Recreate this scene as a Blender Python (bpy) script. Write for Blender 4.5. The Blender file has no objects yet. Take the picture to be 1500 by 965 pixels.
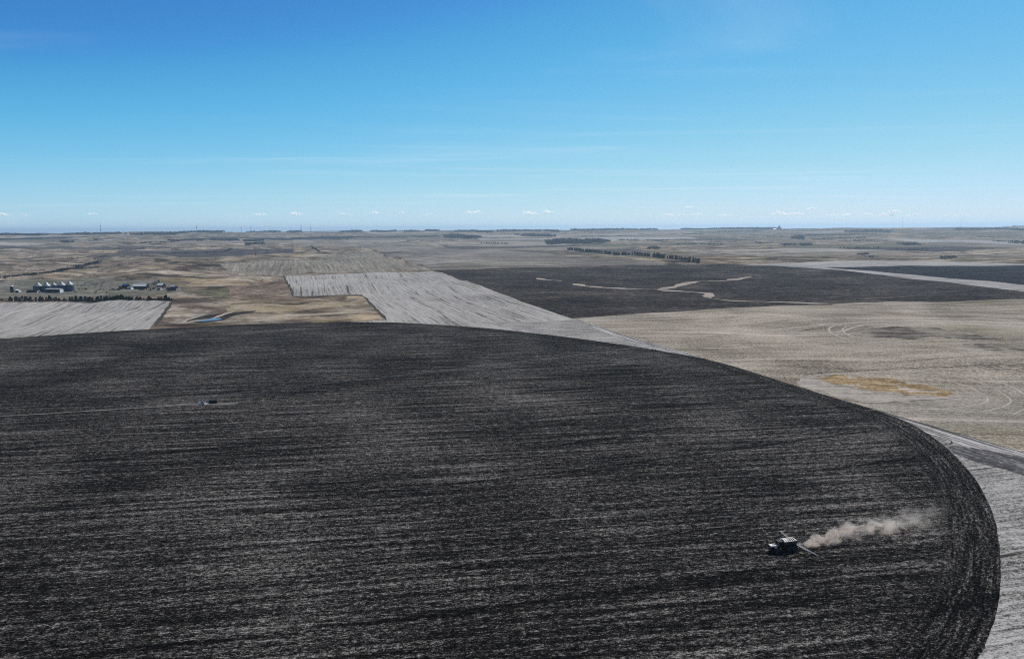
import bpy, math, random
import numpy as np
from mathutils import Vector, Matrix
from mathutils.geometry import delaunay_2d_cdt
from mathutils.bvhtree import BVHTree

R = math.radians
sc = bpy.context.scene
col = sc.collection

# ------------------------------------------------------------------ camera
CAM_H = 104.0
FPX = 1040.0                      # focal length in pixels of the 1500 x 965 photograph
PITCH = math.atan((482.5 - 334.0) / FPX)
cam_d = bpy.data.cameras.new('camera')
cam_d.sensor_fit = 'HORIZONTAL'; cam_d.sensor_width = 36.0
cam_d.lens = 36.0 * FPX / 1500.0
cam_d.clip_start = 1.0; cam_d.clip_end = 300000.0
cam = bpy.data.objects.new('camera', cam_d); col.objects.link(cam)
CAM_M = Matrix.Translation((0, 0, CAM_H)) @ Matrix.Rotation(math.pi / 2 - PITCH, 4, 'X') @ Matrix.Rotation(R(-0.33), 4, 'Z')
cam.matrix_world = CAM_M
sc.camera = cam

# ------------------------------------------------------------------ sky and sun
SUN_AZ = R(33)                    # to the right of the view direction (+Y)
SUN_EL = R(51)
world = bpy.data.worlds.new('World'); sc.world = world; world.use_nodes = True
wn, wl = world.node_tree.nodes, world.node_tree.links
wn.clear()
w_out = wn.new('ShaderNodeOutputWorld'); w_bg = wn.new('ShaderNodeBackground')
sky = wn.new('ShaderNodeTexSky'); sky.sky_type = 'NISHITA'; sky.sun_disc = False
sky.sun_elevation = SUN_EL; sky.sun_rotation = SUN_AZ
sky.altitude = 500; sky.air_density = 0.6; sky.dust_density = 0.3; sky.ozone_density = 6.0
w_bg.inputs['Strength'].default_value = 0.10
# thin high cirrus streaks, laid on a flat layer far overhead
tc = wn.new('ShaderNodeTexCoord'); sep = wn.new('ShaderNodeSeparateXYZ')
wl.new(tc.outputs['Generated'], sep.inputs[0])
def wmath(op, a, b=None):
    n = wn.new('ShaderNodeMath'); n.operation = op
    for i, v in enumerate((a, b)):
        if v is None: continue
        if isinstance(v, (int, float)): n.inputs[i].default_value = v
        else: wl.new(v, n.inputs[i])
    return n.outputs[0]
zc = wmath('MAXIMUM', sep.outputs[2], 0.02)
cx = wmath('DIVIDE', sep.outputs[0], zc); cy = wmath('DIVIDE', sep.outputs[1], zc)
comb = wn.new('ShaderNodeCombineXYZ')
wl.new(wmath('ADD', wmath('MULTIPLY', cx, 0.10), 4.7), comb.inputs[0]); wl.new(wmath('ADD', wmath('MULTIPLY', cy, 0.34), 2.9), comb.inputs[1])
cn = wn.new('ShaderNodeTexNoise'); cn.noise_dimensions = '2D'
cn.inputs['Scale'].default_value = 1.0; cn.inputs['Detail'].default_value = 7; cn.inputs['Roughness'].default_value = 0.62
cn.inputs['Distortion'].default_value = 0.6
wl.new(comb.outputs[0], cn.inputs['Vector'])
cr = wn.new('ShaderNodeMapRange'); cr.interpolation_type = 'SMOOTHSTEP'
cr.inputs['From Min'].default_value = 0.50; cr.inputs['From Max'].default_value = 0.80
cr.inputs['To Max'].default_value = 0.17
wl.new(cn.outputs['Fac'], cr.inputs['Value'])
# the same clear spring sky graded towards the photograph's deep cyan blue, all round
scl = wn.new('ShaderNodeVectorMath'); scl.operation = 'SCALE'; scl.inputs['Scale'].default_value = 0.1
wl.new(sky.outputs[0], scl.inputs[0])
crv = wn.new('ShaderNodeRGBCurve'); crv.mapping.use_clip = False
for ch, pts in enumerate(([(0, 0), (.12, .055), (.15, .09), (.19, .15), (.33, .36), (.55, .57), (.70, .68), (1, .92)],
                          [(0, 0), (.10, .10), (.228, .27), (.27, .385), (.335, .49), (.54, .68), (.72, .765), (.85, .81), (1, .92)],
                          [(0, 0), (.20, .26), (.465, .645), (.55, .74), (.65, .815), (.845, .86), (.92, .88), (1, .94)])):
    c = crv.mapping.curves[ch]
    c.points[0].location = pts[0]; c.points[1].location = pts[-1]
    for p in pts[1:-1]: c.points.new(*p)
crv.mapping.update()
wl.new(scl.outputs[0], crv.inputs['Color'])
hsv = wn.new('ShaderNodeVectorMath'); hsv.operation = 'SCALE'; hsv.inputs['Scale'].default_value = 10.0
wl.new(crv.outputs[0], hsv.inputs[0])
mixc = wn.new('ShaderNodeMixRGB'); mixc.inputs[2].default_value = (9.0, 9.6, 10.2, 1)
wl.new(cr.outputs[0], mixc.inputs[0]); wl.new(hsv.outputs[0], mixc.inputs[1])
wl.new(mixc.outputs[0], w_bg.inputs['Color']); wl.new(w_bg.outputs[0], w_out.inputs['Surface'])

sun_d = bpy.data.lights.new('sun', 'SUN'); sun_d.energy = 5.0; sun_d.angle = R(0.53); sun_d.color = (1.0, 0.93, 0.825)
sun = bpy.data.objects.new('sun', sun_d); col.objects.link(sun)
SUN_DIR = Vector((math.sin(SUN_AZ) * math.cos(SUN_EL), math.cos(SUN_AZ) * math.cos(SUN_EL), math.sin(SUN_EL)))
sun.rotation_euler = SUN_DIR.to_track_quat('Z', 'Y').to_euler()
sun.location = (0, 0, 300)

vs = sc.view_settings
vs.view_transform = 'Standard'; vs.look = 'None'; vs.gamma = 1.0; vs.use_curve_mapping = False
vs.exposure = 0.0
sc.render.engine = 'CYCLES'
sc.cycles.use_denoising = False
sc.cycles.max_bounces = 5; sc.cycles.diffuse_bounces = 2; sc.cycles.volume_bounces = 3
sc.cycles.transparent_max_bounces = 8
sc.cycles.filter_width = 1.1

# ------------------------------------------------------------------ small helpers
def tag(o, label=None, cat=None, group=None, kind=None):
    if label: o['label'] = label
    if cat: o['category'] = cat
    if group: o['group'] = group
    if kind: o['kind'] = kind
    return o

def empty(name, loc, rz=0.0):
    o = bpy.data.objects.new(name, None); col.objects.link(o)
    o.location = loc; o.rotation_euler = (0, 0, rz); o.empty_display_size = 0.5
    return o

def copy_tree(o, parent=None):
    c = o.copy(); col.objects.link(c); c.parent = parent
    for ch in [x for x in o.children]: copy_tree(ch, c)
    return c

class MB:
    """collects simple solids into one mesh"""
    def __init__(s): s.v = []; s.f = []; s.m = []
    def add(s, vs_, fs_, mi=0):
        b = len(s.v); s.v += [tuple(v) for v in vs_]
        for f in fs_: s.f.append(tuple(b + i for i in f)); s.m.append(mi)
    def box(s, c, d, rz=0.0, mi=0, taper=1.0, ry=0.0):
        hx, hy, hz = d[0] / 2, d[1] / 2, d[2] / 2
        P = [(-hx, -hy, -hz), (hx, -hy, -hz), (hx, hy, -hz), (-hx, hy, -hz),
             (-hx * taper, -hy * taper, hz), (hx * taper, -hy * taper, hz), (hx * taper, hy * taper, hz), (-hx * taper, hy * taper, hz)]
        M = Matrix.Rotation(rz, 3, 'Z') @ Matrix.Rotation(ry, 3, 'Y')
        s.add([M @ Vector(p) + Vector(c) for p in P],
              [(0, 3, 2, 1), (4, 5, 6, 7), (0, 1, 5, 4), (1, 2, 6, 5), (2, 3, 7, 6), (3, 0, 4, 7)], mi)
    def tube(s, a, b, r0, r1=None, n=8, mi=0, caps=True):
        r1 = r0 if r1 is None else r1
        a, b = Vector(a), Vector(b); d = (b - a).normalized()
        u = d.orthogonal().normalized(); w = d.cross(u)
        vs_ = []
        for c, r in ((a, r0), (b, r1)):
            for k in range(n):
                t = 2 * math.pi * k / n
                vs_.append(c + (u * math.cos(t) + w * math.sin(t)) * r)
        fs_ = [(k, (k + 1) % n, n + (k + 1) % n, n + k) for k in range(n)]
        if caps: fs_ += [tuple(range(n - 1, -1, -1)), tuple(range(n, 2 * n))]
        s.add(vs_, fs_, mi)
    def lathe(s, c, prof, n=20, mi=0):
        c = Vector(c); vs_ = []
        for r, z in prof:
            for k in range(n):
                t = 2 * math.pi * k / n
                vs_.append(c + Vector((r * math.cos(t), r * math.sin(t), z)))
        fs_ = [(j * n + k, j * n + (k + 1) % n, (j + 1) * n + (k + 1) % n, (j + 1) * n + k)
               for j in range(len(prof) - 1) for k in range(n)]
        s.add(vs_, fs_, mi)
    def prism(s, outline, x0, x1, mi=0):
        """outline in (y, z), extruded along x"""
        n = len(outline)
        vs_ = [(x0, y, z) for y, z in outline] + [(x1, y, z) for y, z in outline]
        fs_ = [(k, (k + 1) % n, n + (k + 1) % n, n + k) for k in range(n)] + [tuple(range(n - 1, -1, -1)), tuple(range(n, 2 * n))]
        s.add(vs_, fs_, mi)
    def mesh(s, name, mats, smooth=False):
        me = bpy.data.meshes.new(name); me.from_pydata(s.v, [], s.f); me.update()
        for m in (mats if isinstance(mats, (list, tuple)) else [mats]): me.materials.append(m)
        if s.m and max(s.m) > 0: me.polygons.foreach_set('material_index', s.m)
        if smooth: me.polygons.foreach_set('use_smooth', [True] * len(me.polygons))
        return me
    def build(s, name, mats, parent=None, smooth=False):
        o = bpy.data.objects.new(name, s.mesh(name, mats, smooth)); col.objects.link(o)
        if parent: o.parent = parent
        return o

# ------------------------------------------------------------------ terrain
rng = np.random.RandomState(7)
_perm = rng.permutation(512); _perm = np.concatenate([_perm, _perm])
_ang = rng.rand(512) * 2 * np.pi; _gx, _gy = np.cos(_ang), np.sin(_ang)
def pnoise(x, y):
    x = np.asarray(x, float); y = np.asarray(y, float)
    xi = np.floor(x).astype(int); yi = np.floor(y).astype(int)
    xf, yf = x - xi, y - yi
    u = xf * xf * xf * (xf * (xf * 6 - 15) + 10); v = yf * yf * yf * (yf * (yf * 6 - 15) + 10)
    def g(ix, iy, dx, dy):
        h = _perm[(_perm[ix & 511] + iy) & 511]
        return _gx[h] * dx + _gy[h] * dy
    a = g(xi, yi, xf, yf); b = g(xi + 1, yi, xf - 1, yf)
    c = g(xi, yi + 1, xf, yf - 1); d = g(xi + 1, yi + 1, xf - 1, yf - 1)
    return ((a + (b - a) * u) + ((c + (d - c) * u) - (a + (b - a) * u)) * v) * 1.5
def sstep(a, b, x):
    t = np.clip((x - a) / (b - a), 0, 1); return t * t * (3 - 2 * t)
def gully(x, y): return pnoise(x / 430 + 2.9, y / 430 + 6.3)
FARM = np.array([-740.0, 1190.0])
def height(x, y):
    x = np.asarray(x, float); y = np.asarray(y, float)
    r = np.hypot(x + 150, y - 380)
    left = sstep(120, -250, x + 0.12 * (y - 700))             # rolling pasture is left of the big diagonal
    near = sstep(420, 900, r)
    farm = 1 - 0.9 * np.exp(-((x - FARM[0]) / 330) ** 2 - ((y - FARM[1]) / 150) ** 2)
    z = 0.35 * pnoise(x / 90 + 3.1, y / 90 + 8.2) + 0.5 * pnoise(x / 210, y / 210)
    z = z + near * farm * (0.25 + 0.75 * left) * (8.0 * pnoise(x / 260 + 11.3, y / 260 + 2.7) + 5.5 * pnoise(x / 110 + 1.3, y / 110 + 7.7))
    gz = near * farm * left * sstep(5200, 3400, y)
    z = z - gz * (5.5 * np.exp(-(gully(x, y) / .075) ** 2) + 2.0 * np.exp(-(pnoise(x / 150 + 9.2, y / 150 + 3.8) / .10) ** 2))
    mid = sstep(1100, 2600, y)
    z = z + mid * ((7.0 + 4 * left) * pnoise(x / 620 + 5.5, y / 620 + 9.1) + 4.5 * pnoise(x / 300 + 2.2, y / 300 + 4.1))
    d = np.hypot(x, y)
    az = np.arctan2(x, np.maximum(y, 1.0))
    crest = 9600 + 1800 * sstep(-.1, .62, az) + 900 * pnoise(az * 5 + 3.0, az * 0 + .4)      # the swell of land that makes the skyline
    swell = np.clip((d - 3600) / (crest - 3600), 0, None)
    lift = np.where(swell < 1, swell * swell * (3 - 2 * swell), np.clip(1 - (d - crest) / 9000, 0, 1))
    z = z + lift * (y > 0) * (76 + 14 * sstep(.25, .6, az) + 8 * pnoise(x / 2600 + 7.1, y / 2600 + 1.9)) + sstep(4000, 8000, d) * 7 * pnoise(x / 1500 + 3.7, y / 900 + 5.9)
    z = z - d * d / (2 * 7430000.0)                                                            # curvature of the earth
    return z

CM = np.array(CAM_M)[:3, :3]
def ray_dir(px, py):
    d = CM @ np.array([(px - 750) / FPX, -(py - 482.5) / FPX, -1.0])
    return d / np.linalg.norm(d)
_ts = np.geomspace(90, 60000, 2600)
def hit(px, py):
    """first point of the terrain seen at a pixel of the photograph"""
    d = ray_dir(px, py)
    X, Y, Z = d[0] * _ts, d[1] * _ts, CAM_H + d[2] * _ts
    under = Z - height(X, Y) < 0
    k = int(np.argmax(under)) if under.any() else len(_ts) - 1
    k = max(k, 1); a, b = _ts[k - 1], _ts[k]
    for _ in range(18):
        m = (a + b) / 2
        if CAM_H + d[2] * m < height(d[0] * m, d[1] * m): b = m
        else: a = m
    t = (a + b) / 2
    return np.array([d[0] * t, d[1] * t])
def hits(pts): return np.array([hit(*p) for p in pts])
def dense(P, closed=True, step=None, jit=0.0, seed=0):
    """resample a polyline finely, with a little unevenness"""
    out = []; n = len(P)
    for i in range(n if closed else n - 1):
        a, b = P[i], P[(i + 1) % n]
        L = np.hypot(*(b - a)); st = step or max(5.0, 0.016 * np.hypot(*((a + b) / 2)))
        k = max(1, int(L / st))
        for j in range(k): out.append(a + (b - a) * j / k)
    if not closed: out.append(P[-1])
    out = np.array(out)
    if jit:
        s = np.maximum(6.0, 0.02 * np.hypot(out[:, 0], out[:, 1]))
        out = out + jit * np.c_[pnoise(out[:, 0] / s + seed, out[:, 1] / s), pnoise(out[:, 0] / s, out[:, 1] / s + 31 + seed)] * 1.6
    return out
def smooth_poly(P, it=2, closed=True):
    for _ in range(it):
        Q = []
        n = len(P)
        if not closed: Q.append(P[0])
        for i in range(n if closed else n - 1):
            a, b = P[i], P[(i + 1) % n]
            Q += [a * .75 + b * .25, a * .25 + b * .75]
        if not closed: Q.append(P[-1])
        P = np.array(Q)
    return P

ROW = R(17.0)                                            # direction of the tillage rows and section lines
row_dir = np.array([math.cos(ROW), math.sin(ROW)])

# --- the irrigated circle: traced edge, closed behind the camera with the fitted circle
edge_px = [(-40, 499), (0, 496), (130, 487), (300, 478), (420, 473), (520, 471.5), (610, 473), (700, 479), (830, 493), (925, 506.5), (1000, 519), (1033, 525.5),
           (1067, 534), (1100, 544), (1133, 554.5), (1167, 565), (1200, 575.5), (1233, 585.5), (1267, 595.5), (1300, 606), (1333, 619), (1367, 639.5), (1400, 667), (1423, 693),
           (1443, 724), (1458, 758), (1466, 808), (1466, 858), (1459, 905), (1443, 944), (1430, 970), (1410, 1005)]
E = hits(edge_px)
_s = np.linalg.lstsq(np.c_[2 * E, np.ones(len(E))], (E ** 2).sum(1), rcond=None)[0]
CC = _s[:2]; CR = math.sqrt(_s[2] + (CC ** 2).sum())
a1 = math.atan2(*(E[-1] - CC)[::-1]); a0 = math.atan2(*(E[0] - CC)[::-1])
while a0 > a1: a0 -= 2 * math.pi
r1, r0 = np.hypot(*(E[-1] - CC)), np.hypot(*(E[0] - CC))
arc = [CC + (r1 + (r0 - r1) * t) * np.array([math.cos(a1 + (a0 - a1) * t), math.sin(a1 + (a0 - a1) * t)]) for t in np.linspace(0, 1, 90)[1:-1]]
circle = np.vstack([smooth_poly(E, 3, closed=False), np.array(arc)])

def pxpoly(pts, smooth=0, jit=0.0, seed=0):
    P = hits(pts)
    if smooth: P = smooth_poly(P, smooth)
    return dense(P, jit=jit, seed=seed)

# diagonal field boundary (headland lane), from near right to far left
DIAG = [(1700, 722), (1500, 662), (1350, 619), (1250, 590), (1100, 545), (1030, 524), (960, 504), (905, 488), (845, 467)]
# (name, label, world polygon, material key); earlier entries win where they overlap
POND = [(283, 469.6), (292, 467.8), (306, 466.8), (318, 465.6), (326, 466.4), (322, 468.2), (308, 469.6), (292, 470.8), (285, 470.8)]
regions = [
    ('pond', 'small blue stock pond in the pasture draw', pxpoly(POND, 1), 'water'),
    ('pond_bank', 'dark wet mud bank around the stock pond',
     pxpoly([(270, 471), (284, 466), (300, 461.5), (330, 458.5), (362, 455.5), (378, 455), (366, 458.5), (345, 462), (332, 466), (330, 469), (305, 472.5), (284, 473)], 1, .6), 'mud'),
    ('pond_bank', 'pale dried clay flat beside the stock pond',
     pxpoly([(262, 472), (285, 463.5), (300, 460), (296, 463.5), (284, 468), (274, 472)], 1, .5), 'clay'),
    ('tilled_field', 'dark tilled circular field under the centre pivot', dense(circle, jit=.14, seed=2), 'tilled'),
    ('grass_patch', 'golden dry grass patch left standing in the stubble',
     pxpoly([(1188, 555), (1212, 550.5), (1245, 550), (1300, 552.5), (1340, 561), (1372, 570), (1408, 579), (1372, 581), (1330, 577), (1280, 571), (1225, 562)], 2, 5), 'gold'),
    ('bare_patch', 'pale bare soil beside the golden grass patch',
     pxpoly([(1145, 556), (1188, 553), (1225, 564), (1280, 573), (1330, 580), (1400, 580.5), (1345, 587), (1265, 589), (1205, 574)], 2, 5), 'bare'),
    ('swale', 'brown weedy swale ringed by pale stubble',
     pxpoly([(1251, 485), (1268, 479), (1320, 477), (1360, 479.5), (1385, 484), (1440, 490), (1452, 495), (1408, 497.5), (1370, 493), (1330, 497), (1275, 492.5)], 1, 9), 'swale'),
    ('swale', 'dark damp low spot in the olive stubble',
     pxpoly([(1404, 503), (1440, 500), (1480, 506), (1540, 513), (1530, 520), (1480, 517), (1436, 513)], 1, 8), 'swale'),
    ('tilled_strip', 'dark worked strip in the field corner beside the lane',
     pxpoly([(1383, 652), (1430, 655), (1520, 675), (1620, 700), (1620, 730), (1520, 703), (1455, 684), (1402, 668)], 1, 1.2), 'strip'),
    ('field_lane', 'pale rutted field lane along the diagonal boundary',
     dense(np.vstack([hits(DIAG), hits([(862, 476), (900, 492), (955, 511), (1030, 530), (1100, 551), (1250, 597), (1335, 626), (1500, 684), (1700, 752)])]), jit=.7), 'lane'),
    ('stubble_field', 'pale grey stubble corner outside the tilled circle',
     dense(np.vstack([hits([(862, 476), (845, 467)]), hits([(820, 470), (700, 472), (900, 510), (1100, 600), (1250, 700), (1100, 1150), (1900, 1150), (1900, 810), (1700, 752), (1500, 684), (1335, 626), (1100, 551), (955, 511)])])), 'corner'),
    ('tilled_field', 'dark tilled field beyond the olive stubble, crossed by a pale waterway',
     pxpoly([(634, 396.5), (700, 394), (800, 391.5), (900, 389.5), (1000, 388.3), (1085, 387.6), (1140, 389.5), (1215, 394.5), (1300, 404), (1400, 415), (1500, 427), (1600, 439), (1600, 436), (1500, 438), (1290, 444), (1180, 447), (1080, 450.5), (950, 458.5), (838, 466.5), (760, 440), (690, 414)], 0, 1.5), 'tilled2'),
    ('tilled_field', 'dark blue-grey tilled field behind the pale crossing strip',
     pxpoly([(1208, 391.3), (1300, 390.2), (1400, 389.2), (1500, 388.6), (1650, 388), (1650, 421), (1500, 417.5), (1400, 408.5), (1300, 399.5)], 0, 2), 'tilled3'),
    ('stubble_field', 'pale wedge of stubble beyond the dark tilled fields',
     pxpoly([(1060, 388), (1120, 386.2), (1200, 383.8), (1310, 381.8), (1400, 383.5), (1500, 386.5), (1650, 388), (1500, 388.7), (1300, 390.4), (1205, 391.4), (1300, 399.4), (1400, 408.4), (1500, 417.4), (1650, 436), (1650, 446), (1500, 430), (1400, 417), (1300, 406), (1215, 396), (1140, 391)], 0, 2), 'pale_far'),
    ('stubble_field', 'olive stubble field with curving pale wheel lines',
     dense(np.vstack([hits(DIAG), hits([(838, 466.6), (950, 458.6), (1080, 450.6), (1180, 447), (1290, 444), (1500, 438), (1800, 428)])])), 'olive'),
    ('stubble_field', 'pale grey stepped stubble field beside the pasture',
     dense(hits([(417, 404), (520, 400.5), (633, 397), (690, 414), (760, 440), (838, 466.6), (870, 480), (910, 500), (800, 500), (600, 490), (480, 482), (400, 478), (565, 469), (551, 452), (530, 431), (480, 432.5), (430, 434)])), 'pale'),
    ('stubble_field', 'pale grey stubble field below the farm shelterbelt',
     dense(hits([(-160, 444.5), (0, 443.5), (120, 442.5), (251, 441.5), (240, 456), (215, 486), (120, 492), (-200, 510)])), 'pale'),
    ('stubble_field', 'olive striped stubble field behind the fence row',
     dense(hits([(322, 387), (395, 380.5), (470, 378), (505, 369), (548, 367), (575, 377), (610, 389), (626, 395.6), (520, 399), (421, 402), (360, 402)])), 'striped'),
    ('stubble_field', 'brownish stubble field running back towards the horizon',
     pxpoly([(478, 356), (520, 355), (560, 370), (600, 384), (634, 396), (700, 393.5), (830, 390.5), (980, 387.8), (900, 379), (780, 370), (650, 362), (560, 357)], 0, 3), 'brown'),
    ('grass_patch', 'rust brown grass slope beside the stepped stubble field',
     pxpoly([(330, 427), (362, 416), (398, 409), (416, 407), (423, 424), (429, 436), (480, 434.5), (520, 433.5), (470, 441), (420, 445), (375, 445), (348, 439)], 1, 9), 'rustgrass'),
    ('grass_patch', 'golden tan grass along the pasture draw',
     pxpoly([(322, 456), (345, 446), (352, 440), (372, 441), (400, 447), (450, 446), (505, 438), (528, 434), (540, 442), (470, 452), (400, 456), (350, 460)], 1, 9), 'tangrass'),
    ('grass_patch', 'green grass hollow below the farmyard', pxpoly([(262, 428), (300, 424), (345, 426), (362, 433), (352, 440), (330, 436), (300, 432)], 1, 8), 'greengrass'),
    ('eroded_slope', 'pinkish eroded slope behind the barns', pxpoly([(288, 403), (320, 396), (352, 389), (395, 386), (440, 384), (425, 390), (380, 396), (350, 402), (315, 408)], 1, 12), 'pinksoil'),
    ('eroded_slope', 'reddish bare slope above the creek brush', pxpoly([(132, 391), (160, 384), (200, 379), (232, 381), (205, 388), (170, 393)], 1, 14), 'rustgrass'),
    ('eroded_slope', 'reddish bank of the creek on the open range', pxpoly([(-30, 404), (20, 392), (70, 388), (120, 391), (80, 397), (30, 403)], 1, 14), 'pinksoil'),
    ('tilled_field', 'long dark tilled field just below the turbine skyline', pxpoly([(356, 350.4), (430, 347.6), (520, 346.0), (640, 344.6), (646, 346.2), (560, 348.2), (450, 350.6), (372, 352.6)], 0, 6), 'tilled3'),
    ('tilled_field', 'dark tilled field on the far left range', pxpoly([(-30, 350.5), (40, 347.8), (130, 346.4), (110, 348.4), (40, 350.4), (-30, 353)], 0, 6), 'tilled3'),
    ('stubble_field', 'thin pale stubble field on the far left skyline', pxpoly([(14, 347.4), (70, 345.7), (90, 346.2), (40, 347.8), (16, 348.4)], 0, 4), 'pale_far'),
    ('stubble_field', 'pale blue-grey stubble field far behind the woods', pxpoly([(700, 349.5), (860, 348.2), (1010, 347.2), (1020, 349.5), (930, 351.6), (905, 353), (800, 351), (705, 351.5)], 0, 6), 'pale_far'),
    ('stubble_field', 'pale stubble field on the far right plain', pxpoly([(1280, 349.5), (1400, 351.5), (1560, 355.5), (1560, 359), (1440, 356.5), (1330, 353.5)], 0, 6), 'pale_far'),
    ('farmyard', 'worn dirt and short grass of the farmyard',
     pxpoly([(-60, 434), (-40, 420), (20, 409), (150, 405.5), (255, 413), (268, 424), (258, 431), (180, 434), (60, 436)], 1, 3), 'yard'),
]

# points of the ground mesh: a fine fan towards the view, a coarse one all around
gp = []
rad = []; r_ = 45.0
while r_ < 52000: rad.append(r_); r_ *= 1.0155
for i, rr in enumerate(rad):
    for a in np.arange(-46, 46.01, 0.6):
        aa = R(a + (0.3 if i % 2 else 0)); gp.append((rr * math.sin(aa), rr * math.cos(aa)))
rr = 40.0
while rr < 52000:
    for a in np.arange(54, 306.1, 7): gp.append((rr * math.sin(R(a)), rr * math.cos(R(a))))
    rr *= 1.25
for a in np.arange(0, 360, 6): gp.append((54000 * math.sin(R(a)), 54000 * math.cos(R(a))))
gp.append((0, 0))
g_ = np.arange(-600, 260, 11.0)
for x in g_:
    for y in np.arange(0, 830, 11.0):
        if np.hypot(x - CC[0], y - CC[1]) < CR + 30: gp.append((x + rng.uniform(-2, 2), y + rng.uniform(-2, 2)))
gp = list(np.array(gp))
edges = []
for name, lab, P, mk in regions:
    b = len(gp); gp += list(P); n = len(P)
    edges += [(b + i, b + (i + 1) % n) for i in range(n)]
res = delaunay_2d_cdt([Vector((float(p[0]), float(p[1]))) for p in gp], edges, [], 0, 0.02)
V2 = np.array([(v.x, v.y) for v in res[0]]); TRI = np.array([f for f in res[2] if len(f) == 3])
VZ = height(V2[:, 0], V2[:, 1])
cen = V2[TRI].mean(1)
def inside(P, Q):
    x, y = Q[:, 0], Q[:, 1]; c = np.zeros(len(Q), bool); lo, hi = P.min(0), P.max(0)
    m = (x >= lo[0]) & (x <= hi[0]) & (y >= lo[1]) & (y <= hi[1]); idx = np.where(m)[0]
    xs, ys = x[idx], y[idx]; cc = np.zeros(len(idx), bool)
    n = len(P)
    for i in range(n):
        x1, y1 = P[i]; x2, y2 = P[(i + 1) % n]
        if y1 == y2: continue
        k = ((y1 > ys) != (y2 > ys)) & (xs < (x2 - x1) * (ys - y1) / (y2 - y1) + x1)
        cc ^= k
    c[idx] = cc
    return c
own = np.full(len(TRI), -1)
for k, (name, lab, P, mk) in enumerate(regions):
    m = inside(P, cen) & (own < 0); own[m] = k
# level water
pv = np.unique(TRI[own == 0]); VZ[pv] = VZ[pv].min()

BVH = BVHTree.FromPolygons([Vector((a[0], a[1], z)) for a, z in zip(V2, VZ)], [tuple(int(i) for i in t) for t in TRI])
def ground(x, y):
    h = BVH.ray_cast(Vector((x, y, 3000)), Vector((0, 0, -1)))[0]
    return h.z if h else float(height(x, y))
def at(px, py):
    """point of the ground seen at a pixel"""
    h = BVH.ray_cast(Vector((0, 0, CAM_H)), Vector(ray_dir(px, py)))[0]
    if h is None: p = hit(px, py); h = Vector((p[0], p[1], ground(*p)))
    return h

# ------------------------------------------------------------------ materials
class NT:
    def __init__(s, name):
        s.m = bpy.data.materials.new(name); s.m.use_nodes = True
        s.n, s.l = s.m.node_tree.nodes, s.m.node_tree.links; s.n.clear()
        s.out = s.n.new('ShaderNodeOutputMaterial')
    def put(s, sock, v):
        if v is None: return
        if isinstance(v, (int, float, tuple)): sock.default_value = v
        else: s.l.new(v, sock)
    def math(s, op, a, b=None, c=None, clamp=False):
        n = s.n.new('ShaderNodeMath'); n.operation = op; n.use_clamp = clamp
        for i, v in enumerate((a, b, c)): s.put(n.inputs[i], v)
        return n.outputs[0]
    def vec(s, x, y, z=0.0):
        n = s.n.new('ShaderNodeCombineXYZ')
        for i, v in enumerate((x, y, z)): s.put(n.inputs[i], v)
        return n.outputs[0]
    def sep(s, v):
        n = s.n.new('ShaderNodeSeparateXYZ'); s.l.new(v, n.inputs[0]); return n.outputs
    def noise(s, v, scale=1.0, detail=2.0, rough=0.5, dist=0.0, dim='2D'):
        n = s.n.new('ShaderNodeTexNoise'); n.noise_dimensions = dim
        s.put(n.inputs['Vector'], v)
        n.inputs['Scale'].default_value = scale; n.inputs['Detail'].default_value = detail
        n.inputs['Roughness'].default_value = rough; n.inputs['Distortion'].default_value = dist
        return n.outputs['Fac']
    def white(s, v):
        n = s.n.new('ShaderNodeTexWhiteNoise'); n.noise_dimensions = '2D'; s.l.new(v, n.inputs['Vector']); return n.outputs['Value']
    def ramp(s, f, stops, interp='LINEAR'):
        n = s.n.new('ShaderNodeValToRGB'); n.color_ramp.interpolation = interp
        e = n.color_ramp.elements
        while len(e) > 1: e.remove(e[-1])
        e[0].position = stops[0][0]; e[0].color = (*stops[0][1], 1)
        for p, c in stops[1:]:
            k = e.new(p); k.color = (*c, 1)
        s.l.new(f, n.inputs[0]); return n.outputs[0]
    def mix(s, f, a, b, mode='MIX'):
        n = s.n.new('ShaderNodeMixRGB'); n.blend_type = mode
        for i, v in enumerate((f, a, b)):
            s.put(n.inputs[i], (*v, 1) if isinstance(v, tuple) and len(v) == 3 else v)
        return n.outputs[0]
    def rng(s, v, a, b, c=0.0, d=1.0):
        n = s.n.new('ShaderNodeMapRange'); n.interpolation_type = 'SMOOTHSTEP'
        for i, k in zip((a, b, c, d), ('From Min', 'From Max', 'To Min', 'To Max')): n.inputs[k].default_value = i
        s.l.new(v, n.inputs['Value']); return n.outputs[0]
    def attr(s, name):
        n = s.n.new('ShaderNodeAttribute'); n.attribute_name = name; return n.outputs['Fac']
    def bsdf(s, color, rough=0.9, metal=0.0, spec=0.5, bump=None, bdist=0.1, bstr=1.0, **kw):
        b = s.n.new('ShaderNodeBsdfPrincipled')
        s.put(b.inputs['Base Color'], (*color, 1) if isinstance(color, tuple) and len(color) == 3 else color)
        s.put(b.inputs['Roughness'], rough); s.put(b.inputs['Metallic'], metal); s.put(b.inputs['Specular IOR Level'], spec)
        for k, v in kw.items(): s.put(b.inputs[k.replace('_', ' ')], v)
        if bump is not None:
            n = s.n.new('ShaderNodeBump'); n.inputs['Distance'].default_value = bdist; n.inputs['Strength'].default_value = bstr
            s.l.new(bump, n.inputs['Height']); s.l.new(n.outputs[0], b.inputs['Normal'])
        s.l.new(b.outputs[0], s.out.inputs['Surface']); return s.m
    def pos(s): return s.n.new('ShaderNodeNewGeometry').outputs['Position']

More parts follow.
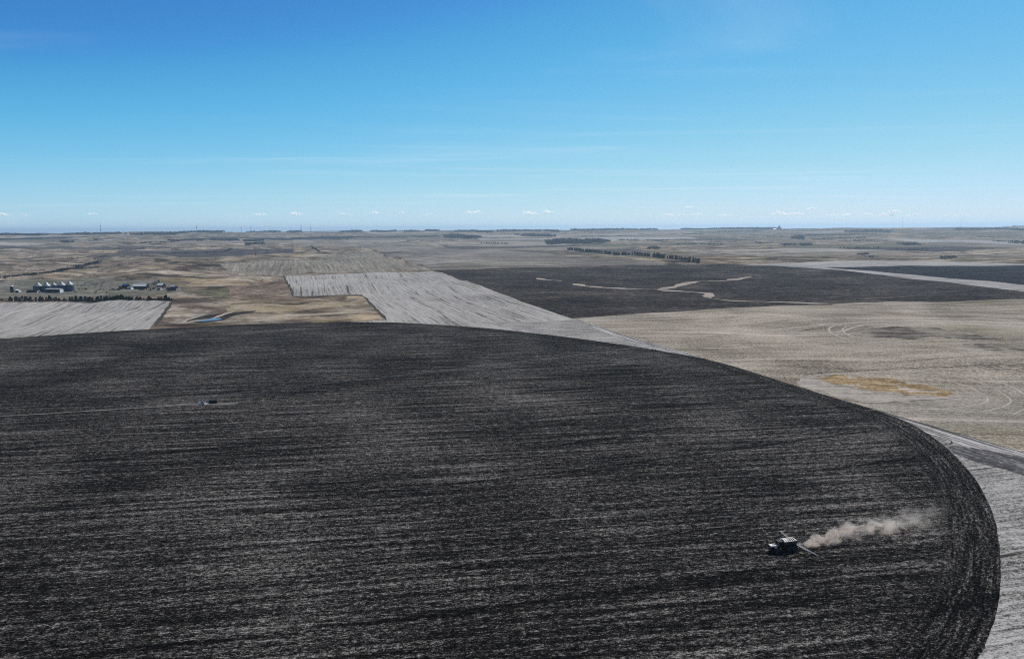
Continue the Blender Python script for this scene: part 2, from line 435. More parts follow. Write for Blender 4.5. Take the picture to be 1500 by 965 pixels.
def weighted(t, terms):
    """0.5 + sum of weight * (noise - 0.5)"""
    acc = None
    for n, w in terms:
        k = t.math('MULTIPLY_ADD', n, float(w), float(-0.5 * w))
        acc = t.math('ADD', acc, k) if acc is not None else t.math('ADD', k, 0.5)
    return acc

def field_mat(name, stops, ang, streak, fine, grain, patch, lines=None, seed=0.0, tint=None, rim=False, curve=0.0, lang=None, dots=None):
    """streak/fine = (length, width, weight) along the rows; grain, dots, patch = (size, weight)"""
    t = NT(name); p = t.pos(); o = t.sep(p)
    def rot(an):
        ca, sa = math.cos(an), math.sin(an)
        return (t.math('ADD', t.math('MULTIPLY', o[0], ca), t.math('MULTIPLY', o[1], sa)), t.math('SUBTRACT', t.math('MULTIPLY', o[1], ca), t.math('MULTIPLY', o[0], sa)))
    u, v = rot(ang)
    if curve:
        w = t.noise(t.vec(t.math('MULTIPLY', u, 1 / 320.), t.math('MULTIPLY', v, 1 / 200.), seed), 1.0, 1.0)
        v = t.math('ADD', v, t.math('MULTIPLY', t.math('SUBTRACT', w, 0.5), curve))
    def st(L, W, k, det=2.0, ro=.6, uu=None, vv=None):
        return t.noise(t.vec(t.math('MULTIPLY_ADD', uu or u, 1 / L, seed + k), t.math('MULTIPLY_ADD', vv or v, 1 / W, seed * 1.7 + k)), 1.0, det, ro)
    n_s, n_f = st(streak[0], streak[1], 0), st(fine[0], fine[1], 5.3, 3.0, .75)
    rimf = None
    if rim:
        e, au = t.attr('edge'), t.attr('arc')
        wob = t.math('MULTIPLY', t.noise(t.vec(t.math('MULTIPLY', u, .05), t.math('MULTIPLY', v, .05)), 1.0, 3.0), 10.0)
        rimf = t.rng(t.math('ADD', e, wob), 14.0, 27.0, 1.0, 0.0)
        r_s, r_f = st(30, 1.5, 3.0, 2.0, .6, au, e), st(2.4, .7, 8.0, 3.0, .75, au, e)
        n_s = t.math('ADD', n_s, t.math('MULTIPLY', rimf, t.math('SUBTRACT', r_s, n_s)))
        n_f = t.math('ADD', n_f, t.math('MULTIPLY', rimf, t.math('SUBTRACT', r_f, n_f)))
    gxy = t.vec(o[0], o[1])
    g1 = t.noise(gxy, 1.0 / grain[0], 5.0, 0.86)
    terms = [(n_s, streak[2]), (n_f, fine[2]), (g1, grain[1]), (t.noise(t.vec(t.math('ADD', o[0], seed * 37), o[1]), 1.0 / patch[0], 3.0, 0.55, 0.3), patch[1])]
    if dots: terms += [(t.noise(gxy, 1.0 / dots[0], 1.0, 0.5), dots[1]), (t.noise(t.vec(t.math('MULTIPLY', u, 1 / 2.6), v), 1.0 / dots[0], 1.0, .5), dots[1])]
    f = weighted(t, terms)
    if rimf is not None: f = t.math('SUBTRACT', f, t.math('MULTIPLY', rimf, 0.06))
    if lines:                                              # wheel lines: (spacing, width, amount)
        sp, wd, am = lines; lu, lv = rot(lang) if lang is not None else (u, v)
        wv = t.math('ADD', t.math('MULTIPLY', lv, 1.0 / sp), t.math('MULTIPLY', st(sp * 14, sp * 2.2, 9.1, 1.0, .5, lu, lv), 1.3))
        fr = t.math('ABSOLUTE', t.math('SUBTRACT', t.math('FRACT', wv), 0.5))
        ln = t.rng(fr, wd / sp * .5, wd / sp, 1.0, 0.0)
        ln = t.math('MULTIPLY', ln, t.rng(st(sp * 6, sp * 1.3, 2.2, 2.0, .6, lu, lv), 0.40, 0.60))
        f = t.math('ADD', f, t.math('MULTIPLY', ln, am))
    f = t.math('MAXIMUM', t.math('MINIMUM', f, 1.0), 0.0)
    c = t.ramp(f, stops)
    if tint:                                               # (colour, size, threshold lo, hi, strength)
        for q, (tcol, ts, lo, hi, am) in enumerate(tint):
            m = t.rng(t.noise(t.vec(t.math('ADD', o[0], 531.0 * (q + 1) + seed), o[1]), 1.0 / ts, 4.0, 0.6, 0.4), lo, hi, 0.0, am)
            c = t.mix(m, c, t.mix(1.0, t.ramp(f, [(0, (.45,) * 3), (.5, (1.,) * 3), (1, (1.5,) * 3)]), tcol, 'MULTIPLY'))
    return t.bsdf(c, 1.0, 0.0, 0.0, bump=g1, bdist=0.12, bstr=0.6)

MAT = {}
MAT['tilled'] = field_mat('tilled_soil', [(0, (0.002509, 0.002365, 0.002294)), (.33, (0.005734, 0.005448, 0.005376)), (.5, (0.01649, 0.01562, 0.0152)), (.64, (0.04444, 0.04193, 0.04014)), (.82, (0.1183, 0.1111, 0.1054)), (1, (0.2294, 0.215, 0.2007))],  # darkest stops paint in the shadows among the clods
                          R(8), (70, 2.7, .80), (4.2, 1.1, 1.15), (1.6, 1.1), (75, .45), (36, 1.5, -.16), 1.3, rim=True, lang=ROW, dots=(.42, .75))
MAT['tilled2'] = field_mat('tilled_soil_dark_brown', [(0, (0.01081, 0.009253, 0.009274)), (.35, (0.02161, 0.01934, 0.01927)), (.55, (0.03872, 0.03448, 0.03283)), (.8, (0.09006, 0.0799, 0.07137)), (1, (0.1801, 0.1598, 0.1356))],
                           ROW, (90, 10, .8), (14, 4, .9), (8, 1.2), (150, .6), (40, 2.0, .12), 4.3)
MAT['tilled3'] = field_mat('tilled_soil_blue_grey', [(0, (0.0096, 0.0096, 0.012)), (.4, (0.0176, 0.0176, 0.0216)), (.6, (0.0288, 0.0288, 0.0344)), (1, (0.08, 0.08, 0.088))],
                           ROW, (160, 14, .7), (30, 6, .7), (10, .9), (200, .4), None, 6.1)
MAT['strip'] = field_mat('worked_strip', [(0, (.03, .029, .03)), (.4, (.06, .058, .06)), (.6, (.11, .108, .11)), (1, (.30, .29, .29))],
                         R(-72), (40, 4, .9), (6, 1.4, .9), (2.5, 1.6), (40, .4), None, 2.0)
MAT['lane'] = field_mat('rutted_lane', [(0, (.06, .057, .054)), (.3, (.14, .135, .13)), (.5, (.26, .25, .245)), (.75, (.36, .35, .345)), (1, (.45, .44, .43))],
                        R(-72), (120, 2.6, 1.9), (25, 1.6, .9), (2.5, 1.1), (60, .3), None, 3.0)
MAT['corner'] = field_mat('corn_stubble_pale', [(0, (.03, .028, .026)), (.24, (.08, .076, .072)), (.42, (.185, .178, .17)), (.6, (.27, .26, .25)), (1, (.40, .388, .372))],
                          R(12), (34, 2.2, .85), (3.2, .9, 1.0), (2.0, 1.2), (40, .5), (16, .8, -.3), 5.0, lang=ROW, dots=(.42, .7))
MAT['olive'] = field_mat('bean_stubble_beige', [(0, (0.05665, 0.04851, 0.03749)), (.26, (0.1185, 0.1029, 0.08061)), (.46, (0.2009, 0.1756, 0.1406)), (.68, (0.2987, 0.2638, 0.2174)), (1, (0.4326, 0.3881, 0.3281))],
                         R(8), (120, 11, .62), (6, 2.2, .75), (2.6, 1.3), (110, 1.0), (38, 1.6, .28), 7.0,
                         tint=[((.23, .212, .185), 170, .52, .70, .7), ((.165, .150, .105), 230, .55, .70, .6)], curve=150.0, dots=(.7, 1.0))
MAT['pale'] = field_mat('corn_stubble_grey', [(0, (.05, .047, .043)), (.24, (.12, .114, .107)), (.42, (.235, .226, .214)), (.62, (.30, .29, .277)), (1, (.42, .405, .385))],
                        R(107), (220, 3.2, .75), (40, 3, .55), (5, 1.0), (160, .4), (21, 1.8, -.26), 8.0)
MAT['pale_far'] = field_mat('corn_stubble_far', [(0, (.10, .095, .09)), (.4, (.21, .2, .19)), (.6, (.29, .28, .27)), (1, (.4, .39, .37))],
                            ROW, (200, 14, .9), (40, 8, .5), (14, .8), (220, .5), None, 9.0)
MAT['striped'] = field_mat('striped_stubble', [(0, (.06, .054, .044)), (.3, (.112, .102, .083)), (.5, (.165, .150, .124)), (.75, (.245, .226, .193)), (1, (.34, .32, .28))],
                           R(107), (420, 7.0, .8), (90, 8, .6), (10, .8), (200, .5), (40, 4.0, .16), 10.0)
MAT['brown'] = field_mat('brown_stubble', [(0, (.05, .045, .042)), (.35, (.105, .095, .085)), (.55, (.155, .142, .125)), (1, (.30, .28, .25))],
                         ROW, (260, 26, 1.2), (60, 14, .7), (20, .8), (400, .8), None, 11.0)
MAT['gold'] = field_mat('golden_dry_grass', [(0, (.06, .042, .022)), (.35, (.15, .105, .058)), (.55, (.25, .178, .098)), (1, (.42, .34, .23))],
                        R(0), (16, 4, 1.1), (4, 1.6, .9), (2.5, 1.4), (30, .7), None, 12.0, tint=[((.30, .272, .24), 18, .55, .66, .8)])
MAT['bare'] = field_mat('bare_pale_soil', [(0, (0.0774, 0.068, 0.0576)), (.3, (0.1892, 0.17, 0.148)), (.6, (0.2924, 0.2677, 0.236)), (1, (0.387, 0.357, 0.32))],
                        R(0), (30, 5, .9), (5, 1.6, .8), (2.5, 1.3), (30, .5), None, 13.0)
MAT['swale'] = field_mat('weedy_swale', [(0, (.03, .025, .021)), (.4, (.07, .06, .052)), (.6, (.125, .108, .095)), (1, (.28, .26, .24))],
                         R(0), (60, 8, 1.2), (10, 3, .9), (5, 1.2), (70, .6), None, 14.0, tint=[((.20, .182, .15), 45, .50, .60, .85)])
PASTURE = [(0, (.024, .019, .015)), (.28, (.068, .056, .043)), (.47, (.132, .110, .085)), (.64, (.215, .183, .147)), (1, (.36, .315, .26))]
MAT['yard'] = field_mat('farmyard_ground', [(0, (.04, .037, .033)), (.35, (.085, .08, .068)), (.55, (.14, .132, .113)), (1, (.32, .30, .27))],
                        R(5), (80, 9, 1.1), (20, 5, .8), (7, 1.1), (60, .7), None, 15.0, tint=[((.07, .08, .045), 60, .5, .62, .7)])
MAT['rustgrass'] = field_mat('rust_brown_grass', [(0, (.028, .021, .016)), (.3, (.072, .052, .040)), (.5, (.128, .094, .073)), (1, (.31, .26, .21))],
                             R(38), (50, 6, 1.3), (12, 3, .9), (5, 1.2), (70, .8), None, 31.0, tint=[((.14, .118, .085), 80, .52, .66, .7)])
MAT['tangrass'] = field_mat('tan_dry_grass', [(0, (.07, .055, .034)), (.35, (.16, .128, .082)), (.55, (.24, .197, .132)), (1, (.37, .32, .24))],
                            R(15), (60, 7, 1.1), (12, 3, .8), (5, 1.2), (60, .7), None, 32.0, tint=[((.13, .112, .08), 70, .50, .62, .8)])
MAT['greengrass'] = field_mat('green_grass', [(0, (.025, .025, .014)), (.4, (.07, .07, .042)), (.6, (.12, .115, .075)), (1, (.25, .23, .17))],
                              R(5), (50, 7, 1.1), (10, 3, .8), (5, 1.2), (60, .8), None, 33.0, tint=[((.15, .125, .09), 60, .50, .62, .8)])
MAT['pinksoil'] = field_mat('pinkish_eroded_soil', [(0, (.05, .038, .03)), (.3, (.12, .093, .077)), (.5, (.20, .160, .135)), (1, (.37, .32, .28))],
                            R(20), (70, 8, 1.2), (14, 4, .9), (6, 1.2), (80, .8), None, 34.0, tint=[((.11, .09, .065), 90, .50, .62, .85)])
MAT['mud'] = field_mat('wet_mud', [(0, (.014, .013, .013)), (.5, (.032, .029, .027)), (1, (.08, .074, .066))], R(10), (40, 6, .8), (8, 3, .8), (4, 1.0), (30, .5), None, 16.0)
MAT['clay'] = field_mat('dried_clay', [(0, (.15, .14, .125)), (.5, (.27, .255, .23)), (1, (.38, .365, .34))], R(30), (30, 4, .8), (8, 3, .6), (4, .9), (30, .4), None, 17.0)

def pasture_mat():
    """open range: tan, rust and olive grass, broken into section-line fields farther out"""
    t = NT('prairie_ground'); o = t.sep(t.pos()); ca, sa = math.cos(ROW), math.sin(ROW)
    u = t.math('ADD', t.math('MULTIPLY', o[0], ca), t.math('MULTIPLY', o[1], sa))
    v = t.math('SUBTRACT', t.math('MULTIPLY', o[1], ca), t.math('MULTIPLY', o[0], sa))
    xy = t.vec(o[0], o[1])
    g = t.noise(xy, 1 / 7., 5.0, .85)
    far_g = t.noise(t.vec(t.math('MULTIPLY', o[0], 1 / 160.), t.math('MULTIPLY', o[1], 1 / 90.)), 1.0, 6.0, .78)
    warp = t.noise(xy, 1 / 260., 5.0, .65, 0.8)
    f = weighted(t, [(t.noise(xy, 1 / 90., 5.0, .62, .5), 1.6), (g, 1.1), (far_g, 2.1), (t.noise(xy, 1 / 900., 3.0, .5), .6)])
    f = t.math('MAXIMUM', t.math('MINIMUM', f, 1.0), 0.0)
    c = t.ramp(f, PASTURE)
    mul = t.ramp(f, [(0, (.5,) * 3), (.5, (1.,) * 3), (1, (1.6,) * 3)])
    for tc_, off, lo, hi, am in (((.098, .092, .056), 0.0, .54, .64, .65), ((.150, .112, .086), 7.7, .55, .66, .75), ((.25, .195, .12), 3.9, .55, .66, .7), ((.062, .048, .043), 12.1, .57, .68, .8)):
        m = t.rng(t.noise(t.vec(t.math('MULTIPLY_ADD', o[0], 1 / 230., off), t.math('MULTIPLY_ADD', o[1], 1 / 190., off)), 1.0, 5.0, .62, .7), lo, hi, 0.0, am)
        c = t.mix(m, c, t.mix(1.0, mul, tc_, 'MULTIPLY'))
    # section-line fields
    cu = t.math('FLOOR', t.math('DIVIDE', u, 805.)); row = t.math('FLOOR', t.math('DIVIDE', v, 402.))
    wn_ = t.white(t.vec(cu, row)); wn2 = t.white(t.vec(t.math('ADD', cu, 17.3), t.math('ADD', row, 5.1)))
    st = t.noise(t.vec(t.math('MULTIPLY', u, 1 / 400.), t.math('MULTIPLY', v, 1 / 60.)), 1.0, 4.0, .7)
    fc = t.ramp(wn_, [(0, (.055, .052, .056)), (.13, (.13, .118, .10)), (.36, (.175, .16, .135)), (.55, (.10, .095, .072)), (.70, (.22, .205, .185)), (.86, (.28, .265, .24)), (.93, (.04, .039, .045))], 'CONSTANT')
    fc = t.mix(1.0, fc, t.ramp(t.math('ADD', t.math('MULTIPLY', st, .6), t.math('MULTIPLY', far_g, .4)), [(.2, (.55,) * 3), (.5, (1.,) * 3), (.8, (1.5,) * 3)]), 'MULTIPLY')
    dist = t.math('SQRT', t.math('ADD', t.math('MULTIPLY', o[0], o[0]), t.math('MULTIPLY', o[1], o[1])))
    farm = t.rng(t.math('ADD', dist, t.math('MULTIPLY', t.math('SUBTRACT', warp, .5), 2600.)), 2500., 3600., 0.0, .85)
    keep = t.rng(t.math('ADD', wn2, t.math('MULTIPLY', o[0], .00005)), .42, .46)
    c = t.mix(t.math('MULTIPLY', farm, keep), c, fc)
    # straight dark fence rows between some fields
    eu = t.math('ABSOLUTE', t.math('SUBTRACT', t.math('FRACT', t.math('DIVIDE', u, 805.)), .5))
    ev = t.math('ABSOLUTE', t.math('SUBTRACT', t.math('FRACT', t.math('DIVIDE', v, 805.)), .5))
    ln = t.math('MAXIMUM', t.rng(eu, .493, .496), t.rng(ev, .487, .493))
    c = t.mix(t.math('MULTIPLY', t.math('MULTIPLY', ln, farm), t.rng(warp, .45, .55, 0.0, .7)), c, (.045, .04, .04))
    return t.bsdf(c, 1.0, 0.0, 0.0, bump=g, bdist=.25, bstr=.6)
MAT['ground'] = pasture_mat()

t = NT('pond_water')
MAT['water'] = t.bsdf((.025, .038, .07), 0.16, 0.0, 0.5, bump=t.noise(t.pos(), .8, 3.0, .6), bdist=.01, bstr=.25)

def paint(name, c, rough=.55, metal=0.0, var=.18, scale=.9, spec=.4):
    t = NT(name); n = t.noise(t.n.new('ShaderNodeTexCoord').outputs['Object'], scale, 5.0, .65, 0.0, '3D')
    k = t.ramp(n, [(.3, tuple(x * (1 - var) for x in c)), (.7, tuple(min(1, x * (1 + var)) for x in c))])
    return t.bsdf(k, rough, metal, spec)
MAT['galv'] = paint('galvanized_steel', (.30, .315, .34), .42, .55, .15)
MAT['galv_dull'] = paint('weathered_galvanized_steel', (.16, .16, .165), .6, .4, .2)
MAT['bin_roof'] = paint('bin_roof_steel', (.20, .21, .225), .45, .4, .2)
MAT['bin'] = paint('bin_wall_shaded_steel', (.075, .088, .115), .5, .3, .25)  # galvanized walls, their shaded side painted in as dark navy
MAT['pipe'] = paint('pivot_pipe_steel', (.15, .15, .15), .6, .3, .25)
MAT['white'] = paint('white_paint', (.74, .74, .72), .45, 0, .08)
MAT['white_roof'] = paint('white_metal_roof', (.50, .52, .53), .45, .1, .12)
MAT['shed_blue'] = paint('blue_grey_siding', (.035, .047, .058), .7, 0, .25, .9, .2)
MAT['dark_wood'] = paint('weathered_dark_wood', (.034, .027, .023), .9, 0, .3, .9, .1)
MAT['black'] = paint('black_paint', (.008, .008, .008), .55, 0, .3, .9, .15)
MAT['rubber'] = paint('tyre_rubber', (.016, .0155, .015), .85, 0, .3, 4)
MAT['red'] = paint('red_paint', (.36, .035, .025), .4, 0, .2)
MAT['rust'] = paint('rusty_hopper_steel', (.105, .058, .03), .75, .1, .4, 1.5)
MAT['cream'] = paint('cream_hood_paint', (.68, .62, .55), .35, 0, .1)
MAT['tarp'] = paint('pale_tarp', (.58, .56, .52), .6, 0, .1)
MAT['glass'] = NT('dark_glass').bsdf((.01, .012, .014), .06, 0, .6)
MAT['rim'] = paint('dark_wheel_rim', (.06, .055, .05), .6, .2, .2)
MAT['turbine'] = paint('turbine_backlit_grey', (.22, .23, .25), .6, 0, .05)  # turbines are white; their backlit shade is put into this grey
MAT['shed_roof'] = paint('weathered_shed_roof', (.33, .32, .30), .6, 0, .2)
MAT['tube'] = paint('pale_boom_tube', (.42, .41, .39), .6, 0, .15)
MAT['chrome'] = paint('bright_steel', (.65, .65, .66), .25, .9, .05)
MAT['yellow'] = paint('yellow_paint', (.62, .47, .02), .4, 0, .1)
MAT['blue'] = paint('blue_paint', (.03, .07, .22), .4, 0, .1)
MAT['concrete'] = paint('concrete', (.42, .41, .39), .85, 0, .2)
MAT['bark'] = paint('bark', (.06, .05, .045), .95, 0, .3)
def leaf_mat(name, c):
    t = NT(name); n = t.noise(t.pos(), .5, 3.0, .6, 0.0, '3D')
    return t.bsdf(t.ramp(n, [(.3, tuple(x * .6 for x in c)), (.7, tuple(x * 1.4 for x in c))]), .9, 0, .1)
MAT['cedar'] = leaf_mat('cedar_needles', (.034, .042, .03))
MAT['twig'] = leaf_mat('bare_twigs', (.062, .054, .05))
MAT['brush'] = leaf_mat('leafless_brush', (.055, .047, .043))

# ------------------------------------------------------------------ ground and fields
def sheet(name, tris, mk, label):
    used, inv = np.unique(tris, return_inverse=True); inv = inv.reshape(tris.shape)
    me = bpy.data.meshes.new(name)
    me.from_pydata([(V2[i, 0], V2[i, 1], VZ[i]) for i in used], [], [tuple(int(j) for j in f) for f in inv])
    me.update(); me.polygons.foreach_set('use_smooth', [True] * len(me.polygons))
    me.materials.append(MAT[mk])
    o = bpy.data.objects.new(name, me); col.objects.link(o)
    tag(o, label, None, None, 'structure')
    return o, used
sheet('ground', TRI[own < 0], 'ground', 'rolling tan and olive prairie and distant farmland reaching the horizon')
for k, (name, lab, P, mk) in enumerate(regions):
    tr = TRI[own == k]
    if not len(tr): continue
    o, used = sheet(name, tr, mk, lab)
    if mk == 'tilled':
        q = V2[used]
        dmin = np.full(len(q), 1e9)
        for i in range(len(P)):
            a, b = P[i], P[(i + 1) % len(P)]; ab = b - a; L2 = (ab ** 2).sum() + 1e-9
            tt = np.clip(((q - a) @ ab) / L2, 0, 1)[:, None]
            dmin = np.minimum(dmin, np.hypot(*(q - a - tt * ab).T))
        ang = (np.arctan2(q[:, 1] - CC[1], q[:, 0] - CC[0]) - R(-135)) % (2 * np.pi)
        for nm, arr in (('edge', dmin), ('arc', ang * CR)):
            at_ = o.data.attributes.new(nm, 'FLOAT', 'POINT'); at_.data.foreach_set('value', arr.astype(np.float32))

def ribbon(name, label, px, width, mk, lift=.06, jit=.3, world_pts=None, wvar=.3, seed=1):
    """a narrow strip laid on the ground along a traced line"""
    P = np.array(world_pts) if world_pts is not None else hits(px)
    P = smooth_poly(P, 2, closed=False); P = dense(P, closed=False, step=max(3.0, .006 * np.hypot(*P.mean(0))), jit=jit, seed=seed)
    T = np.gradient(P, axis=0); T /= np.linalg.norm(T, axis=1)[:, None]; N = np.c_[-T[:, 1], T[:, 0]]
    w = width / 2 * (1 + wvar * 2 * pnoise(np.arange(len(P)) * .21 + seed, np.full(len(P), .37)))
    w = np.maximum(w, width * .12)
    w *= np.minimum(1, np.minimum(np.arange(len(P)) + 1, np.arange(len(P))[::-1] + 1) / 5.0)
    vs_, fs_ = [], []
    for i in range(len(P)):
        for s in (-1, 0, 1):
            q = P[i] + N[i] * s * w[i]; vs_.append((q[0], q[1], ground(*q) + lift))
        if i:
            b = 3 * i; fs_ += [(b - 3, b - 2, b + 1, b), (b - 2, b - 1, b + 2, b + 1)]
    me = bpy.data.meshes.new(name); me.from_pydata(vs_, [], fs_); me.update()
    me.polygons.foreach_set('use_smooth', [True] * len(fs_)); me.materials.append(MAT[mk])
    o = bpy.data.objects.new(name, me); col.objects.link(o)
    return tag(o, label, None, None, 'structure')

MAT['waterway'] = field_mat('waterway_grass', [(0, (.12, .10, .085)), (.4, (.23, .195, .165)), (.6, (.31, .27, .235)), (1, (.42, .38, .34))], R(0), (40, 8, .9), (12, 4, .7), (6, 1.0), (60, .5), None, 21.0)
MAT['trackpale'] = field_mat('pale_wheel_line', [(0, (0.172, 0.159, 0.1353)), (.4, (0.2838, 0.2652, 0.2296)), (.6, (0.344, 0.323, 0.2829)), (1, (0.4042, 0.3825, 0.3444))], R(0), (30, 5, .8), (8, 2, .8), (3, 1.2), (50, .4), None, 24.0)
MAT['fencerow'] = field_mat('fence_row_grass', [(0, (.022, .022, .017)), (.5, (.05, .048, .038)), (1, (.12, .11, .09))], R(0), (30, 5, .8), (8, 3, .8), (4, 1.0), (40, .4), None, 22.0)
MAT['trackdirt'] = field_mat('dirt_track', [(0, (0.042, 0.0392, 0.0364)), (.4, (0.105, 0.0994, 0.0945)), (.6, (0.154, 0.147, 0.14)), (1, (0.231, 0.224, 0.217))], ROW, (30, 3, .9), (6, 1.6, .8), (2.5, 1.2), (30, .4), None, 23.0)
W = [('short pale grass scrape alone in the dark field', [(786, 407.5), (800, 410), (824, 411.5)], 13),
     ('pale grass waterway forking across the dark field', [(838, 416), (852, 418.5), (868, 419.5), (885, 421.5), (920, 423), (962, 424.5), (985, 421), (1008, 414.5), (1030, 411.8), (1066, 411), (1082, 408), (1101, 405.5)], 18),
     ('pale grass waterway branch reaching the olive stubble', [(962, 424.5), (1000, 427), (1032, 429), (1040, 431.5), (1032, 435), (1050, 438.5), (1076, 441), (1130, 442), (1200, 445), (1290, 446.5)], 14)]
for lab, px, wd in W: ribbon('grass_waterway', lab, px, wd, 'waterway', .25, 4.0, wvar=.55)
ribbon('grass_waterway', 'broad pale grassed strip where dark field meets olive stubble', [(1220, 447), (1260, 444), (1300, 443), (1380, 443.5)], 16, 'waterway', .1, 1.5, wvar=.5)
for lab, px, wd in [('dark grassy fence row along the top of the pale stubble', [(415, 403.2), (520, 399.6), (640, 395.8), (655, 395.2)], 9),
                    ('dark grassy margin down the short side of pale stubble', [(416, 403.5), (422, 417), (430, 434.5)], 4),
                    ('green grassy step margin of the pale stubble', [(430, 434.8), (480, 433.2), (531, 431.5), (551, 452), (566, 469.5)], 4),
                    ('dark fence row across the rangeland', [(300, 374.5), (360, 373.3), (450, 372), (500, 371)], 8),
                    ('dark grass edge below the farm shelterbelt', [(0, 442.6), (120, 441.8), (255, 440.6)], 4),
                    ('green margin at the end of the left stubble field', [(253, 440.5), (242, 456), (226, 478)], 5),
                    ('thin dark fence row through the brown stubble', [(476, 356), (520, 358.5), (560, 371), (602, 385), (634, 396)], 6)]:
    ribbon('fence_row', lab, px, wd, 'fencerow', .12, .8)
ribbon('access_track', 'pale dirt access track to the pivot centre', [(-30, 611.5), (60, 606), (150, 600.5), (230, 595.5), (300, 591.5)], 2.0, 'trackdirt', .03, .5)
ribbon('access_track', 'pale worn dirt pad around the pivot centre', [(286, 592.5), (300, 592), (325, 591.5), (350, 590.2)], 5, 'trackdirt', .04, .8)
for lab, px, wd, mk in [('pale wheel line bending past the brown swale', [(1005, 511), (1090, 508.5), (1180, 505), (1250, 500), (1310, 502), (1400, 508), (1500, 523), (1560, 530)], 5, 'trackpale'),
                    ('pale wheel line along the olive stubble near the lane', [(930, 492), (1010, 492), (1090, 488), (1180, 478), (1240, 473), (1330, 469), (1500, 463)], 6, 'trackpale'),
                    ('pale wheel line looping in front of the swale', [(1150, 486), (1200, 489), (1235, 486), (1244, 480), (1280, 474.5), (1380, 473), (1500, 481)], 6, 'trackpale'),
                    ('dark wheel rut across the lower olive stubble', [(1180, 548), (1280, 541), (1380, 537), (1520, 533)], 2.6, 'fencerow'),
                    ('pale wheel line below the dark rut', [(1170, 551), (1280, 545), (1380, 541), (1520, 538)], 4, 'trackpale'),
                    ('pale turning line tight round the swale end', [(1290, 474), (1240, 477), (1231, 483), (1240, 490), (1262, 496), (1300, 500)], 3.5, 'trackpale'),
                    ('pale turning line wide round the swale end', [(1270, 471.5), (1222, 476), (1212, 483), (1224, 492), (1250, 500)], 3.5, 'trackpale'),
                    ('dark rut pointing at the swale', [(1172, 485), (1190, 481.5), (1214, 478.5)], 5, 'fencerow'),
                    ('pale straight wheel line across the olive stubble back', [(900, 471), (1000, 466), (1130, 461), (1300, 456), (1500, 451)], 4, 'trackpale'),
                    ('pale wheel line under the far field corner', [(880, 478), (960, 476), (1060, 471), (1180, 467), (1300, 462)], 3.5, 'trackpale'),
                    ('pale turning loop past the golden grass patch', [(1300, 546), (1360, 551), (1405, 561), (1442, 577), (1450, 588), (1425, 596), (1340, 601), (1270, 600)], 2.4, 'trackpale'),
                    ('wider pale turning loop past the golden grass patch', [(1330, 542), (1395, 549), (1440, 561), (1476, 579), (1482, 591), (1450, 602), (1390, 608)], 2.2, 'trackpale'),
                    ('outer pale loop past the golden grass patch', [(1420, 548), (1470, 560), (1508, 580), (1512, 596), (1480, 608)], 2.2, 'trackpale'),
                    ('dark rut under the pale bare soil', [(1262, 590.5), (1330, 588), (1404, 582.5)], 1.5, 'fencerow'),
                    ('dark rut along the lane edge', [(845, 468), (905, 489), (960, 505), (1100, 546), (1250, 591), (1350, 620), (1500, 663), (1560, 680)], 1.3, 'fencerow'),
                    ('curved tyre mark on the lane turning place', [(1335, 637), (1360, 636), (1385, 641), (1396, 646), (1392, 651), (1375, 652)], 1.2, 'fencerow')]:
    ribbon('wheel_track', lab, px, wd * .55, mk, .05, .8, wvar=.2)
ribbon('creek_bed', 'tan grassy creek bed winding through the pasture', [(262, 474), (330, 462), (352, 452), (362, 445), (400, 447), (445, 450), (520, 441), (545, 436)], 6, 'waterway', .08, 2.5, wvar=.6)

# ------------------------------------------------------------------ spreader truck
def tyre(mb, c, r, w, n=22, mi=0):
    """tyre with axle along y"""
    prof = [(r * .55, -w * .5), (r * .86, -w * .5), (r * .97, -w * .42), (r, -w * .2), (r, w * .2), (r * .97, w * .42), (r * .86, w * .5), (r * .55, w * .5)]
    vs_ = []; c = Vector(c)
    for rr, y in prof:
        for k in range(n):
            a = 2 * math.pi * k / n; q = rr * (1.0 + (.03 if (k % 2 and rr > r * .95) else 0))
            vs_.append(c + Vector((q * math.cos(a), y, q * math.sin(a))))
    m = len(prof)
    mb.add(vs_, [(j * n + k, j * n + (k + 1) % n, (j + 1) * n + (k + 1) % n, (j + 1) * n + k) for j in range(m - 1) for k in range(n)], mi)
def wheel(parent, c, r, w):
    o = bpy.data.objects.new('wheel', None); col.objects.link(o); o.parent = parent; o.location = c; o.empty_display_size = .2
    b = MB(); tyre(b, (0, 0, 0), r, w); b.build('tyre', MAT['rubber'], o)
    b = MB(); b.tube((0, -w * .30, 0), (0, w * .30, 0), r * .57, n=18); b.tube((0, -w * .42, 0), (0, w * .42, 0), r * .2, n=10)
    b.build('rim', MAT['rim'], o)
    return o

